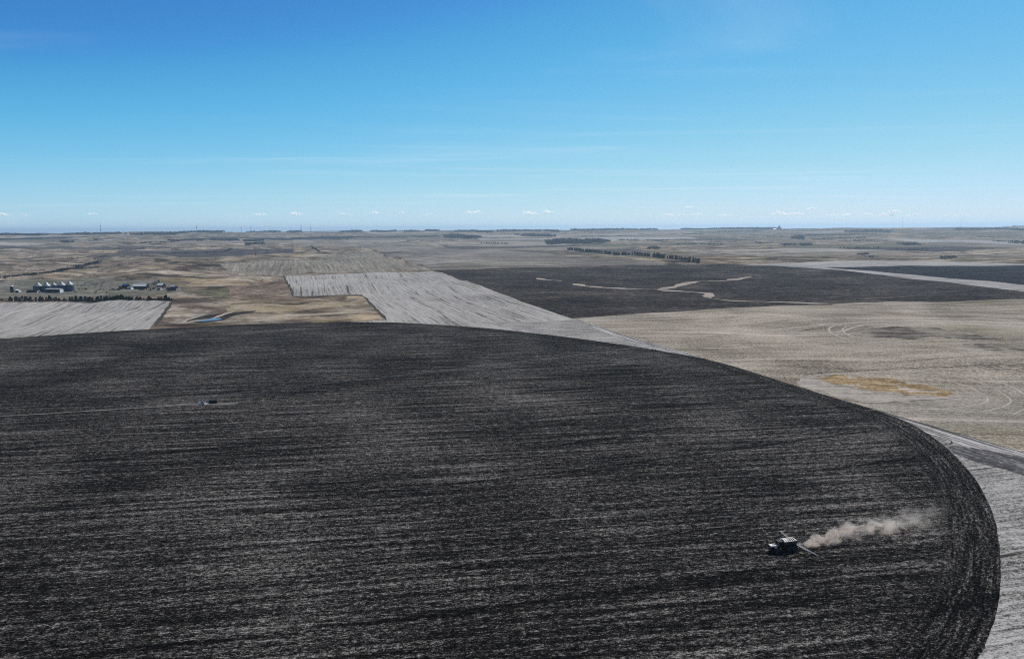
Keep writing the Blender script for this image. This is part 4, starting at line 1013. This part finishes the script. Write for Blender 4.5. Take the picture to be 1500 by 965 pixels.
for k, (px, h, lab, sd) in enumerate([
    ([(650, 345.6), (672, 344.6), (690, 346.2), (704, 347.6), (703, 349.6), (680, 350.0), (652, 348.6)], 13, 'dark far wood left of the long one, below the horizon', 1),
    ([(799, 354.4), (822, 351.6), (850, 351.2), (882, 352.2), (895, 354.2), (868, 357.6), (830, 358.8), (802, 358.4)], 13, 'long dark wood behind the far field windbreak', 2),
    ([(752, 343.6), (780, 343.2), (815, 345.2), (812, 347.4), (770, 346.2)], 11, 'thin far wood beyond the long dark wood', 3),
    ([(948, 363.2), (960, 362.2), (968, 364.0), (958, 365.4), (949, 364.9)], 9, 'small dark grove above the far windbreak', 4),
    ([(1158, 347.5), (1168, 345.8), (1178, 346.2), (1178, 350.8), (1160, 350.8)], 10, 'small grey grove below the far grain elevator', 5),
    ([(88, 352.4), (108, 352.6), (108, 355.4), (90, 356.0)], 9, 'dark grove on the far left range', 6),
    ([(245, 351.6), (290, 350.0), (345, 349.6), (352, 352.2), (300, 354.0), (250, 354.4)], 10, 'long dark wood on the range below the turbines', 7),
    ([(356, 352.0), (386, 351.0), (388, 357.0), (360, 360.6)], 9, 'scattered trees of a far farmstead on the range', 8),
    ([(1262, 376.0), (1280, 375.0), (1290, 376.0), (1276, 377.2)], 5, 'dark brush clump in the fold of the right range', 9),
    ([(1140, 358.5), (1160, 357.4), (1166, 359.0), (1150, 360.2)], 8, 'dark clump on the flat right range', 10),
    ([(1170, 359.0), (1186, 357.4), (1190, 359.4), (1176, 360.6)], 8, 'second dark clump on the flat right range', 11),
    ([(1255, 372.6), (1268, 371.0), (1276, 372.6), (1264, 374.2)], 6, 'small dark brush clump on the right range slope', 12),
    ([(1312, 357.2), (1340, 355.8), (1350, 358.6), (1325, 359.6)], 8, 'broad grey thicket on the far right range', 13),
    ([(1375, 377.0), (1395, 375.0), (1405, 377.5), (1390, 379.8), (1380, 380.0)], 6, 'dark brush in the right-hand gully', 14),
    ([(1475, 355.6), (1500, 354.6), (1540, 356.0), (1500, 357.6)], 8, 'dark grove by the pale far lake-like field', 15)]):
    P = hits(px); A = abs(np.dot(P[:, 0], np.roll(P[:, 1], 1)) - np.dot(P[:, 1], np.roll(P[:, 0], 1))) / 2
    brush('wood' if h > 6 else 'brush_clump', lab, px, 0, h * (.7 if k > 2 else 1), min(.013, 1500 / max(A, 1)), 'twig', 100 + sd, 'wood' if h > 6 else 'brush', 1.5, polygon=True)
def belt(label, px, h, n, seed, w=60):
    """a far shelterbelt on the skyline"""
    r = random.Random(seed); b = MB(); P = [at(*p) for p in px]
    for _ in range(n):
        i = r.randrange(len(P) - 1); f = r.random(); q = P[i].lerp(P[i + 1], f)
        x, y = q.x + r.gauss(0, w * .2), q.y + r.gauss(0, w); z = ground(x, y); hh = 1.45 * h * r.uniform(.6, 1.1)
        for _ in range(7):
            c = Vector((x + r.gauss(0, hh * .35), y + r.gauss(0, hh * .35), z + hh * r.uniform(.1, .85))); s = hh * r.uniform(.25, .5)
            u = Vector((r.uniform(-1, 1), r.uniform(-1, 1), r.uniform(-1, 1))).normalized(); v = u.orthogonal().normalized()
            b.add([c - u * s, c + v * s, c + u * s * .9 - v * s * .3, c - v * s], [(0, 1, 2), (0, 2, 3)])
    return tag(b.build('shelterbelt', MAT['twig']), label, 'shelterbelt', None, 'stuff')
for k, (lab, px, h, n) in enumerate([
    ('square dark shelterbelt under a wind turbine on the skyline', [(267, 341.5), (323, 341)], 16, 420),
    ('long thin shelterbelt below a lone wind turbine', [(104, 343.8), (172, 342.6)], 13, 380), ('faint shelterbelt on the far left skyline', [(-10, 345.0), (60, 344.6)], 13, 320),
    ('shelterbelt right of the square one on the skyline', [(196, 343.6), (262, 342.4)], 12, 300),
    ('short grove on the skyline among the wind turbines', [(366, 340.6), (406, 340.2)], 13, 220), ('small rounded grove beneath two tall turbines', [(425, 340.6), (437, 340.6)], 16, 120),
    ('skyline grove beside a cluster of three turbines', [(500, 339.8), (528, 339.6)], 13, 160), ('low grove line on the central skyline', [(545, 339.5), (578, 339.0)], 14, 240),
    ('thin grove line past the central skyline', [(594, 339.4), (612, 339.4)], 12, 120), ('broken shelterbelt on the central skyline', [(624, 338.4), (640, 338.2)], 13, 140),
    ('long shelterbelt behind the far wood', [(668, 339.2), (720, 340.6)], 13, 360), ('long low shelterbelt mid skyline', [(728, 339.2), (800, 338.0), (818, 340.2)], 14, 480),
    ('bluish skyline tree line right of centre', [(838, 337.5), (960, 336.6)], 15, 520), ('bluish skyline tree line near the elevator', [(1000, 336.4), (1136, 335.2)], 15, 560),
    ('bluish skyline tree line beyond the elevator', [(1148, 335.0), (1260, 333.6)], 15, 460), ('dark far belt below the right skyline', [(1240, 339.8), (1300, 339.4)], 12, 300),
    ('dark long belt at the right skyline', [(1404, 337.0), (1460, 336.4), (1510, 338.0)], 13, 420), ('faint skyline tree line on the far right', [(1370, 332.6), (1500, 332.6)], 14, 420)]):
    belt(lab, px, h, n, 300 + k)
for k, (px, n) in enumerate([([(905, 351.6), (935, 352.2)], 50), ([(946, 352.2), (980, 352.4)], 60), ([(1190, 351.2), (1240, 349.6)], 50), ([(1230, 349.2), (1266, 348.6)], 40), ([(1000, 342.8), (1030, 342.9)], 90), ([(1050, 338.9), (1116, 338.5)], 160),
                            ([(1455, 353.4), (1502, 354.6)], 60), ([(1108, 356.2), (1132, 356.8)], 30), ([(700, 356.4), (748, 357.4)], 40), ([(1250, 353.0), (1282, 352.4)], 40), ([(128, 352.8), (150, 353.0)], 24), ([(180, 357), (260, 354.5)], 60), ([(470, 350.6), (520, 350.2)], 40), ([(1230, 364.0), (1290, 363.6)], 40), ([(1310, 366), (1360, 366.4)], 40), ([(840, 346.5), (930, 346)], 90), ([(1180, 344.6), (1290, 343.6)], 120), ([(990, 358.6), (1060, 358.2)], 50)]):
    belt('thin dark line of far trees on the hazy plain', px, 5.5, n, 700 + k, 12)['group'] = 'thin far tree lines'

# ------------------------------------------------------------------ farmstead
def scale_at(px, py): p = at(px, py); return p, math.hypot(p.x, p.y) / FPX * 1.0
def grain_bin(px, py, rpx, eave, peak, label):
    p, k = scale_at(px, py); r = rpx * k; he = eave * k; hp = peak * k
    t = empty('grain_bin', (p.x, p.y, p.z - .1)); tag(t, label, 'grain bin', 'grain bins at the farm')
    b = MB(); prof = []; nr = 22
    for j in range(nr + 1): prof.append((r + (.07 if j % 2 else 0), he * j / nr))
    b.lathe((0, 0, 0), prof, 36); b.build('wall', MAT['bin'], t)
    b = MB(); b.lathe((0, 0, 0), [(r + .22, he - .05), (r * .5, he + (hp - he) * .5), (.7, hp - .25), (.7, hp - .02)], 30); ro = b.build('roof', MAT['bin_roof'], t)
    b = MB(); b.lathe((0, 0, 0), [(.75, hp), (.85, hp + .12), (.05, hp + .5)], 14); b.build('cap', MAT['galv_dull'], ro)
    for j in range(6):
        a = j * math.pi / 3; q = r * .55; z = he + (hp - he) * .47
        b = MB(); b.box((q * math.cos(a), q * math.sin(a), z), (.6, .6, .7), rz=a); b.build('roof_vent', MAT['galv_dull'], ro)
    b = MB(); b.box((.3 * r, -r * .955 - .06, 1.3), (.9, .16, 2.0), rz=.3); b.build('door', MAT['galv_dull'], t)
    b = MB()
    for s in (-.25, .25): b.tube((-.5 * r + s, -r * .87 - .25, .3), (-.5 * r + s, -r * .87 - .25, he + .2), .04, n=4)
    for j in range(int(he / .4)): b.tube((-.5 * r - .25, -r * .87 - .25, .4 + j * .4), (-.5 * r + .25, -r * .87 - .25, .4 + j * .4), .03, n=4)
    b.build('ladder', MAT['galv_dull'], t)
    return t
for a in ((56.5, 427.5, 5.4, 7.6, 11.8, 'grain bin at the row end behind the dark hoop shed'), (69, 427.5, 5.0, 7.8, 12.2, 'second grain bin along, behind the long shed corner'),
          (79.2, 424.5, 3.8, 6.2, 9.2, 'smallest grain bin, set back mid row'), (91, 427.0, 5.4, 8.2, 12.4, 'grain bin rising over the long shed gable'),
          (102.6, 426.5, 5.0, 8.4, 12.6, 'grain bin at the row end beside a dark cedar')): grain_bin(*a)

def shed(name, label, px, py, lpx, wpx, wall, ridge, rz, mw, mr, doors=1, wins=0, cat='shed', white_end=False):
    p, k = scale_at(px, py); L, Wd, h, hr = lpx * k, wpx * k, wall * k, ridge * k
    t = empty(name, (p.x, p.y, p.z - .05), rz); tag(t, label, cat)
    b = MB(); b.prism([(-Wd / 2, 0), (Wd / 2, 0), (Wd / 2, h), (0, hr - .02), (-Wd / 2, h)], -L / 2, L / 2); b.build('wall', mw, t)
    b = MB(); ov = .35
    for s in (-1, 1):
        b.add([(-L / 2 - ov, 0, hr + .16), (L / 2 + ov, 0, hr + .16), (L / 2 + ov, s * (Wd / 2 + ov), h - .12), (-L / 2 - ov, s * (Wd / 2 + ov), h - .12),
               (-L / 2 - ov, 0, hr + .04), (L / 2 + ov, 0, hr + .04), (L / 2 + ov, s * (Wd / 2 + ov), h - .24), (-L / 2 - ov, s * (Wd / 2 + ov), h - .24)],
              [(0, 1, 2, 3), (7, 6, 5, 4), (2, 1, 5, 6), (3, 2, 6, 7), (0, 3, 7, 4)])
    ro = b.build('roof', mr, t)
    b = MB(); b.box((0, 0, hr + .2), (L + .7, .3, .1)); b.build('ridge_cap', mr, ro)
    if white_end:
        b = MB(); b.prism([(-Wd / 2 + .1, .1), (Wd / 2 - .1, .1), (Wd / 2 - .1, h), (0, hr - .2), (-Wd / 2 + .1, h)], L / 2 + .01, L / 2 + .08); b.build('gable_panel', MAT['white'], t)  # on the long shed this white paints in sunlight on the end wall
    for j in range(doors):
        x = -L / 2 + L * (j + .5) / max(1, doors + .3); b = MB(); b.box((x, -Wd / 2 - .04, h * .4), (min(3.6, L * .3), .08, h * .8)); b.build('door', MAT['dark_wood'], t)
    for j in range(wins):
        x = -L / 2 + L * (j + .6) / wins; b = MB(); b.box((x, -Wd / 2 - .03, h * .6), (1.0, .06, 1.1)); w_ = b.build('window', MAT['glass'], t)
        b = MB(); b.box((x, -Wd / 2 - .05, h * .6 - .62), (1.2, .12, .1)); b.build('sill', MAT['white'], w_)
    return t
shed('long_shed', 'long dark blue shed with gable painted sunlit white in front of grain bins', 80, 428.6, 19.5, 6, 4.6, 5.3, R(-8), MAT['shed_blue'], MAT['shed_roof'], 2, 0, 'shed', True)
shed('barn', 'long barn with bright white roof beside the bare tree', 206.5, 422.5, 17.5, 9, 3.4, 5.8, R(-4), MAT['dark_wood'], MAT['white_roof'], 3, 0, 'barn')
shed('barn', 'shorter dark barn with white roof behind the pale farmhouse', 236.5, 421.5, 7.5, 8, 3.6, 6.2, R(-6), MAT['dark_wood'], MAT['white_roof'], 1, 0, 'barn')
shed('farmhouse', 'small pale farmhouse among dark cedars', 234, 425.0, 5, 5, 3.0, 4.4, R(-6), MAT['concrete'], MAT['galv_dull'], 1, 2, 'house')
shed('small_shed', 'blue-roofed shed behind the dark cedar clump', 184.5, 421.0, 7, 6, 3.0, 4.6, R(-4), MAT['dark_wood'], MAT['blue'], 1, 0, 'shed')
shed('garage', 'small white garage with two dark openings', 190.8, 424.0, 5.6, 5, 2.9, 3.8, R(-4), MAT['white'], MAT['galv_dull'], 2, 0, 'garage')
shed('small_shed', 'little white shed beside the dark silo', 27, 428.3, 4.4, 4, 2.8, 3.6, R(-10), MAT['dark_wood'], MAT['white'], 1, 0, 'shed', True)
def hoop(label, px, py, lpx, rpx, rz, mw, me_):
    p, k = scale_at(px, py); L, r = lpx * k, rpx * k
    t = empty('hoop_shed', (p.x, p.y, p.z - .05), rz); tag(t, label, 'shed')
    pr = [(r * math.cos(a), r * 1.05 * math.sin(a)) for a in np.linspace(0, math.pi, 13)]
    b = MB(); b.prism(pr, -L / 2, L / 2); b.build('shell', mw, t)
    b = MB()
    for j in range(int(L / 1.5) + 1):
        x = -L / 2 + j * 1.5
        for (y0, z0), (y1, z1) in zip(pr[:-1], pr[1:]): b.tube((x, y0 * 1.01, z0 * 1.01), (x, y1 * 1.01, z1 * 1.01), .06, n=4, caps=False)
    b.build('rib', mw, t)
    b = MB(); b.prism([(y * .95, z * .95) for y, z in pr], L / 2 + .02, L / 2 + .1); en = b.build('end_wall', me_, t)
    b = MB(); b.box((L / 2 + .14, 0, r * .35), (.06, r * .8, r * .7)); b.build('door', MAT['galv_dull'], en)
    return t
hoop('dark hoop shed with white end wall in front of grain bins', 49.5, 428.4, 17, 2.9, R(-18), MAT['dark_wood'], MAT['white'])
hoop('white-topped hoop barn at the end of the farmyard', 254.5, 423.0, 7.5, 4.0, R(-30), MAT['white_roof'], MAT['dark_wood'])
p, k = scale_at(18, 428.3)
t = empty('silo', (p.x, p.y, p.z - .1)); tag(t, 'slim dark upright silo beside the little white shed', 'silo')
b = MB(); b.lathe((0, 0, 0), [(1.9 * k + (.05 if j % 2 else 0), 7.3 * k * j / 18) for j in range(19)], 24); b.build('wall', MAT['shed_blue'], t)
b = MB(); b.lathe((0, 0, 7.3 * k), [(2.0 * k, 0), (1.6 * k, .5 * k), (.9 * k, .85 * k), (.02, 1.0 * k)], 24); b.build('dome', MAT['white_roof'], t)
b = MB(); b.box((1.95 * k, -.3, 3.6 * k), (.7, .8, 7.0 * k)); b.build('chute', MAT['galv'], t)
p, k = scale_at(157.2, 425)
t = empty('feed_bin', (p.x, p.y, p.z)); tag(t, 'slim white upright feed bin by the cattle pens', 'feed bin')
b = MB(); b.lathe((0, 0, 0), [(.05, 1.2), (.75, 2.4), (.75, 5.0), (.1, 5.8)], 16); b.build('hopper', MAT['white'], t)
for a in range(4):
    c_, s_ = math.cos(a * math.pi / 2 + .78) * .72, math.sin(a * math.pi / 2 + .78) * .72
    b = MB(); b.tube((c_, s_, 0), (c_, s_, 2.6), .06, n=5); b.build('leg', MAT['white'], t)

# yellow tractor in the yard
p = at(110.8, 428.4); t = empty('tractor', (p.x, p.y, p.z), R(20)); tag(t, 'small yellow tractor parked beside the grain bins', 'tractor')
b = MB(); b.box((.9, 0, 1.25), (2.0, .9, .8)); b.box((-.2, 0, .9), (2.8, .7, .4)); b.build('body', MAT['yellow'], t)
b = MB(); b.box((-.7, 0, 2.1), (1.3, 1.4, 1.3), taper=.92); b.build('cab', MAT['glass'], t)
b = MB(); b.box((-.7, 0, 2.83), (1.5, 1.6, .14)); b.build('cab_roof', MAT['yellow'], t)
for x, r, w in ((-1.0, .85, .5), (1.4, .55, .35)):
    for s in (-1, 1): wheel(t, (x, s * .95, r), r, w)

# bushes and feed bunks between the bins and the barns
random.seed(77)
for k in range(16):
    p = at(random.uniform(112, 178), random.uniform(423.6, 425.6)); tree(SHR, 'yard_shrub', p.x, p.y, random.uniform(.6, 1.1), 'low dark shrub in the yard between bins and barns', 'shrub', 'shrubs in the farmyard')
for k in range(9):
    p = at(random.uniform(194, 226), random.uniform(424.2, 425.8)); tree(SHR, 'yard_shrub', p.x, p.y, random.uniform(.7, 1.2), 'low dark shrub before the white-roofed barns', 'shrub', 'shrubs before the barns')
for k in range(5):
    p = at(218 + 3.4 * k + random.uniform(-1, 1), 420.5 + random.uniform(-1, .6)); tree(BARE, 'bare_tree', p.x, p.y, random.uniform(.4, .75), 'bare tree in the cluster between the two white-roofed barns', 'tree', 'bare trees between the barns')
for k, px in enumerate(((118, 415.5), (127, 417.5), (138, 415.8), (122, 419.6))):
    p = at(*px); t = empty('feed_bunk', (p.x, p.y, p.z), R(4)); tag(t, 'long pale feed bunk in the cattle pen', 'feed bunk', 'feed bunks in the pens')
    b = MB(); b.prism([(-.5, .25), (.5, .25), (.7, .8), (-.7, .8)], -6, 6); b.build('trough', MAT['concrete'], t)
    for x in (-5, 0, 5): b = MB(); b.box((x, 0, .125), (.3, 1.0, .27)); b.build('foot', MAT['concrete'], t)

# fences of the cattle pens
FPOST = MB(); FPOST.box((0, 0, .75), (.16, .16, 1.7)); fpost = FPOST.mesh('post', MAT['dark_wood'])
def fence(label, px):
    P = dense(hits(px), closed=False, step=6.0); z = [ground(float(a), float(c)) for a, c in P]
    t = empty('pen_fence', (P[0][0], P[0][1], z[0])); tag(t, label, 'fence')
    for (x, y), zz in zip(P, z):
        o = bpy.data.objects.new('post', fpost); col.objects.link(o); o.parent = t; o.location = (x - P[0][0], y - P[0][1], zz - z[0])
    for h in (.5, .9, 1.3):
        b = MB()
        for i in range(len(P) - 1): b.tube((P[i][0] - P[0][0], P[i][1] - P[0][1], z[i] - z[0] + h), (P[i + 1][0] - P[0][0], P[i + 1][1] - P[0][1], z[i + 1] - z[0] + h), .07, n=4, caps=False)
        b.build('rail', MAT['dark_wood'], t)
fence('dark board fence behind the grain bins', [(35, 413.2), (70, 412.4), (110, 412.0)])
fence('dark board fence along the back of the cattle pens', [(112, 411.8), (152, 412.2)])
fence('dark board fence angling down past the white feed bin', [(153.5, 412.4), (148, 420.5), (135, 422)])
fence('dark board fence along the front of the cattle pens', [(112, 423.3), (135, 423.2), (156, 423.6)])
fence('dark board fence between feed bin and cedar clump', [(158, 424.2), (174, 424.4)])
fence('dark board fence behind the barns', [(155, 411.8), (192, 411.2)])
# cattle in the pens, far too small to show more than body, head and legs
def cow_mesh():
    b = MB()
    b.lathe((0, 0, 0), [(.05, -1.0), (.36, -.9), (.42, -.3), (.40, .35), (.32, .8), (.2, .95), (.12, 1.02)], 10)
    b.v = [(z, x, y * 1.15 + 1.0) for x, y, z in b.v]
    b.tube((.85, 0, 1.2), (1.25, 0, 1.32), .17, .14, n=7); b.tube((1.2, 0, 1.36), (1.6, 0, 1.12), .15, .08, n=7)
    for x in (-.72, .62):
        for y in (-.22, .22): b.tube((x, y, .85), (x + .03, y, .4), .1, .06, n=5); b.tube((x + .03, y, .4), (x, y, 0), .06, .055, n=5)
    b.tube((-1.0, 0, 1.25), (-1.08, 0, .55), .03, .02, n=4)
    for y in (-.15, .15): b.tube((1.22, y, 1.42), (1.2, y * 2, 1.44), .05, .02, n=4)
    return b.mesh('cow', MAT['black'], True)
cow = cow_mesh(); random.seed(5)
for k in range(26):
    x, y = (random.uniform(60, 120), random.uniform(405, 407.5)) if k < 12 else (random.uniform(112, 150), random.uniform(414, 420))
    p = at(x, y); o = bpy.data.objects.new('cow', cow); col.objects.link(o); o.location = (p.x, p.y, p.z); o.rotation_euler = (0, 0, random.uniform(0, 6.28)); o.scale = (1.2,) * 3
    if k < 12: tag(o, 'dark cow grazing between the creek brush and the pens', 'cow', 'cattle on the slope behind the pens')
    else: tag(o, 'dark cow standing in the muddy cattle pen', 'cow', 'cattle in the pens')

# ------------------------------------------------------------------ wind turbines and other skyline things
def blade_mesh():
    b = MB(); L = 46.0; n = 7; rings = []
    for k in range(n + 1):
        f = k / n; c = (3.2 - 2.6 * f) if f > .1 else 1.9; th = .5 * (1 - f) + .08
        rings.append([(-.3 * c, 0, f * L), (0, -th, f * L), (.7 * c, 0, f * L), (0, th, f * L)])
    b.add([p for r_ in rings for p in r_], [(j * 4 + k, j * 4 + (k + 1) % 4, (j + 1) * 4 + (k + 1) % 4, (j + 1) * 4 + k) for j in range(n) for k in range(4)] + [(3, 2, 1, 0), (n * 4, n * 4 + 1, n * 4 + 2, n * 4 + 3)])
    return b.mesh('blade', MAT['turbine'])
TOW = MB(); TOW.lathe((0, 0, 0), [(3.0, -2), (2.7, 30), (2.3, 60), (1.9, 79)], 16); tow_m = TOW.mesh('tower', MAT['turbine'], True)
NAC = MB(); NAC.prism([(-1.7, 78.8), (1.7, 78.8), (1.9, 80.5), (1.5, 82.4), (-1.5, 82.4), (-1.9, 80.5)], -6, 4.2); nac_m = NAC.mesh('nacelle', MAT['turbine'])
HUB = MB(); HUB.v = []; HUB.lathe((0, 0, 0), [(1.5, 0), (1.6, .9), (1.2, 1.9), (.05, 2.6)], 12); hub_m = HUB.mesh('hub', MAT['turbine'])
bl_m = blade_mesh()
random.seed(21)
TURB = [(147, 343.0, 332.5), (288, 341.2, 330.0), (353, 341.0, 332.5), (367, 341.0, 332.3), (394.5, 340.6, 334.2), (441, 340.3, 330.8), (455, 340.2, 328.8), (474, 340.0, 333.8), (506, 339.8, 333.8), (514, 339.8, 332.8), (522, 339.7, 333.0)]
for px, yb, yt in TURB:
    d = ray_dir(px, yt); dist = 82.0 * FPX / (yb - yt)          # distance from its usual hub height
    x, y = d[0] / d[1] * dist, dist
    gz = ground(x, y)
    t = empty('wind_turbine', (x, y, gz), R(-95 + random.uniform(-25, 25)))
    tag(t, 'white three-bladed wind turbine on the distant skyline', 'wind turbine', 'wind turbines on the skyline')
    for nm, m in (('tower', tow_m), ('nacelle', nac_m)):
        o = bpy.data.objects.new(nm, m); col.objects.link(o); o.parent = t
    rt = bpy.data.objects.new('rotor', None); col.objects.link(rt); rt.parent = t; rt.location = (4.2, 0, 80.6); rt.rotation_euler = (random.uniform(0, 2.1), 0, 0); rt.empty_display_size = 2
    o = bpy.data.objects.new('hub', hub_m); col.objects.link(o); o.parent = rt; o.rotation_euler = (0, math.pi / 2, 0)
    for k in range(3):
        o = bpy.data.objects.new('blade', bl_m); col.objects.link(o); o.parent = rt; o.location = (1.0, 0, 0); o.rotation_euler = (k * 2 * math.pi / 3, 0, 0)
# grain elevator on the right skyline
d = ray_dir(1141, 333); dist = 9000.0; x, y = d[0] / d[1] * dist, dist; gz = ground(x, y)
t = empty('grain_elevator', (x, y, gz)); tag(t, 'tall pale grain elevator breaking the right skyline', 'elevator')
for k in range(5):
    b = MB(); b.tube((-24 + 12 * k, 0, -2), (-24 + 12 * k, 0, 34), 6.0, n=20); b.build('silo', MAT['concrete'], t)
b = MB(); b.box((4, 0, 40), (22, 10, 12)); b.build('headhouse', MAT['concrete'], t)
b = MB(); b.box((6, 0, 50), (8, 7, 9)); b.build('tower_top', MAT['concrete'], t)
b = MB(); b.prism([(-8, 0), (8, 0), (8, 9), (0, 14), (-8, 9)], -70, -34); b.build('shed', MAT['white'], t)
for px, yt, lab in ((1321.5, 317.0, 'thin radio mast above the right skyline tree line'), (1407, 319.0, 'thin radio mast near the far right of the skyline belts')):
    d = ray_dir(px, 333); dist = 7500.0; x, y = d[0] / d[1] * dist, dist; gz = ground(x, y); H = (333.5 - yt) / FPX * dist + 20
    t = empty('radio_mast', (x, y, gz)); tag(t, lab, 'mast')
    b = MB()
    for a in range(3):
        c_, s_ = .9 * math.cos(a * 2.094), .9 * math.sin(a * 2.094); b.tube((c_, s_, 0), (c_, s_, H), .14, n=4)
    for j in range(int(H / 3)):
        for a in range(3):
            b.tube((.9 * math.cos(a * 2.094), .9 * math.sin(a * 2.094), j * 3), (.9 * math.cos((a + 1) * 2.094), .9 * math.sin((a + 1) * 2.094), j * 3 + 3), .07, n=3, caps=False)
    b.build('lattice', MAT['galv_dull'], t)
    b = MB()
    for a in range(3): b.tube((55 * math.cos(a * 2.094 + .5), 55 * math.sin(a * 2.094 + .5), 0), (0, 0, H * .9), .03, n=3)
    b.build('guy_wire', MAT['galv_dull'], t)

# ------------------------------------------------------------------ clouds low over the horizon
t = NT('cloud_white'); d1 = t.n.new('ShaderNodeBsdfDiffuse'); d2 = t.n.new('ShaderNodeBsdfTranslucent'); mx = t.n.new('ShaderNodeMixShader')
for q in (d1, d2): q.inputs['Color'].default_value = (.93, .93, .93, 1)
mx.inputs[0].default_value = .72; t.l.new(d1.outputs[0], mx.inputs[1]); t.l.new(d2.outputs[0], mx.inputs[2]); t.l.new(mx.outputs[0], t.out.inputs['Surface']); MAT['cloud'] = t.m
def cloud_mesh(seed):
    """a ragged puff of many small tufts, flat below and heaped above"""
    r = random.Random(seed); b = MB(); cs = [(r.gauss(0, .42), r.gauss(0, .3), r.uniform(.35, .9)) for _ in range(7)]
    for _ in range(420):
        cx_, cy_, cr_ = r.choice(cs); a = r.uniform(0, 6.28); q = abs(r.gauss(0, .30))
        x, y = cx_ + q * math.cos(a), cy_ + q * math.sin(a); z = -.55 + r.random() ** 1.3 * 1.5 * cr_ * max(.08, 1 - 2.0 * q)
        s_ = r.uniform(.035, .07); w_ = (SUN_DIR + Vector((r.gauss(0, .3), r.gauss(0, .3), r.gauss(0, .3)))).normalized(); u = Matrix.Rotation(r.uniform(0, 6.28), 3, w_) @ w_.orthogonal().normalized(); v = w_.cross(u)
        c = Vector((x, y, z)); b.add([c - u * s_, c + v * s_, c + u * s_, c - v * s_], [(0, 1, 2), (0, 2, 3)])
    return b.mesh('cloud', MAT['cloud'])
CLM = [cloud_mesh(500 + k) for k in range(6)]
CL = [(4, 313, 22, 6), (37, 314, 14, 4), (134, 312.5, 20, 4), (379, 313, 20, 5), (433, 311.5, 20, 9), (503, 312.5, 18, 3), (548, 310.6, 18, 5), (590, 310.8, 12, 4), (628, 313.5, 16, 3), (693, 309.5, 22, 6),
      (776, 310.5, 24, 8), (800, 309, 14, 6), (978, 314, 20, 5), (1000, 314.6, 18, 4), (1018, 313.2, 20, 4), (1008, 302, 9, 4), (1062, 314.6, 24, 4), (1140, 311.5, 34, 7), (1168, 312.5, 22, 5), (1190, 304.5, 17, 4.5), (1216, 314, 18, 5), (1240, 313, 14, 5), (1272, 313, 14, 5), (1294, 314, 22, 6), (1310, 308.8, 20, 5), (1340, 314.5, 30, 4), (1398, 314, 32, 5)]
for k, (px, py, w, h) in enumerate(CL):
    dist = 42000.0; d = ray_dir(px, py); f = dist / d[1]
    o = bpy.data.objects.new('cloud', CLM[k % 6]); col.objects.link(o)
    o.location = (d[0] * f, d[1] * f, CAM_H + d[2] * f); wr = w / 2 / FPX * dist * 1.15; hr = h / 2 / FPX * dist * 1.2
    o.scale = (wr, wr * .7, hr)
    tag(o, 'small white cloud puff low above the horizon', 'cloud', 'small clouds above the horizon')

# ------------------------------------------------------------------ haze
zlo = float(VZ.min()) - 1.5
b = MB(); S = 60000.0; ztop = 228.0
b.box((0, 0, (zlo + ztop) / 2), (2 * S, 2 * S, ztop - zlo))
t = NT('haze_volume'); v = t.n.new('ShaderNodeVolumePrincipled')
v.inputs['Color'].default_value = (.58, .80, 1.0, 1); v.inputs['Density'].default_value = 4.2e-5; v.inputs['Anisotropy'].default_value = .42
for nm in ('Density Attribute', 'Color Attribute', 'Temperature Attribute'): v.inputs[nm].default_value = ''
t.l.new(v.outputs[0], t.out.inputs['Volume'])
tag(b.build('haze', t.m), 'thin blue haze over the far plain', 'haze', None, 'stuff')
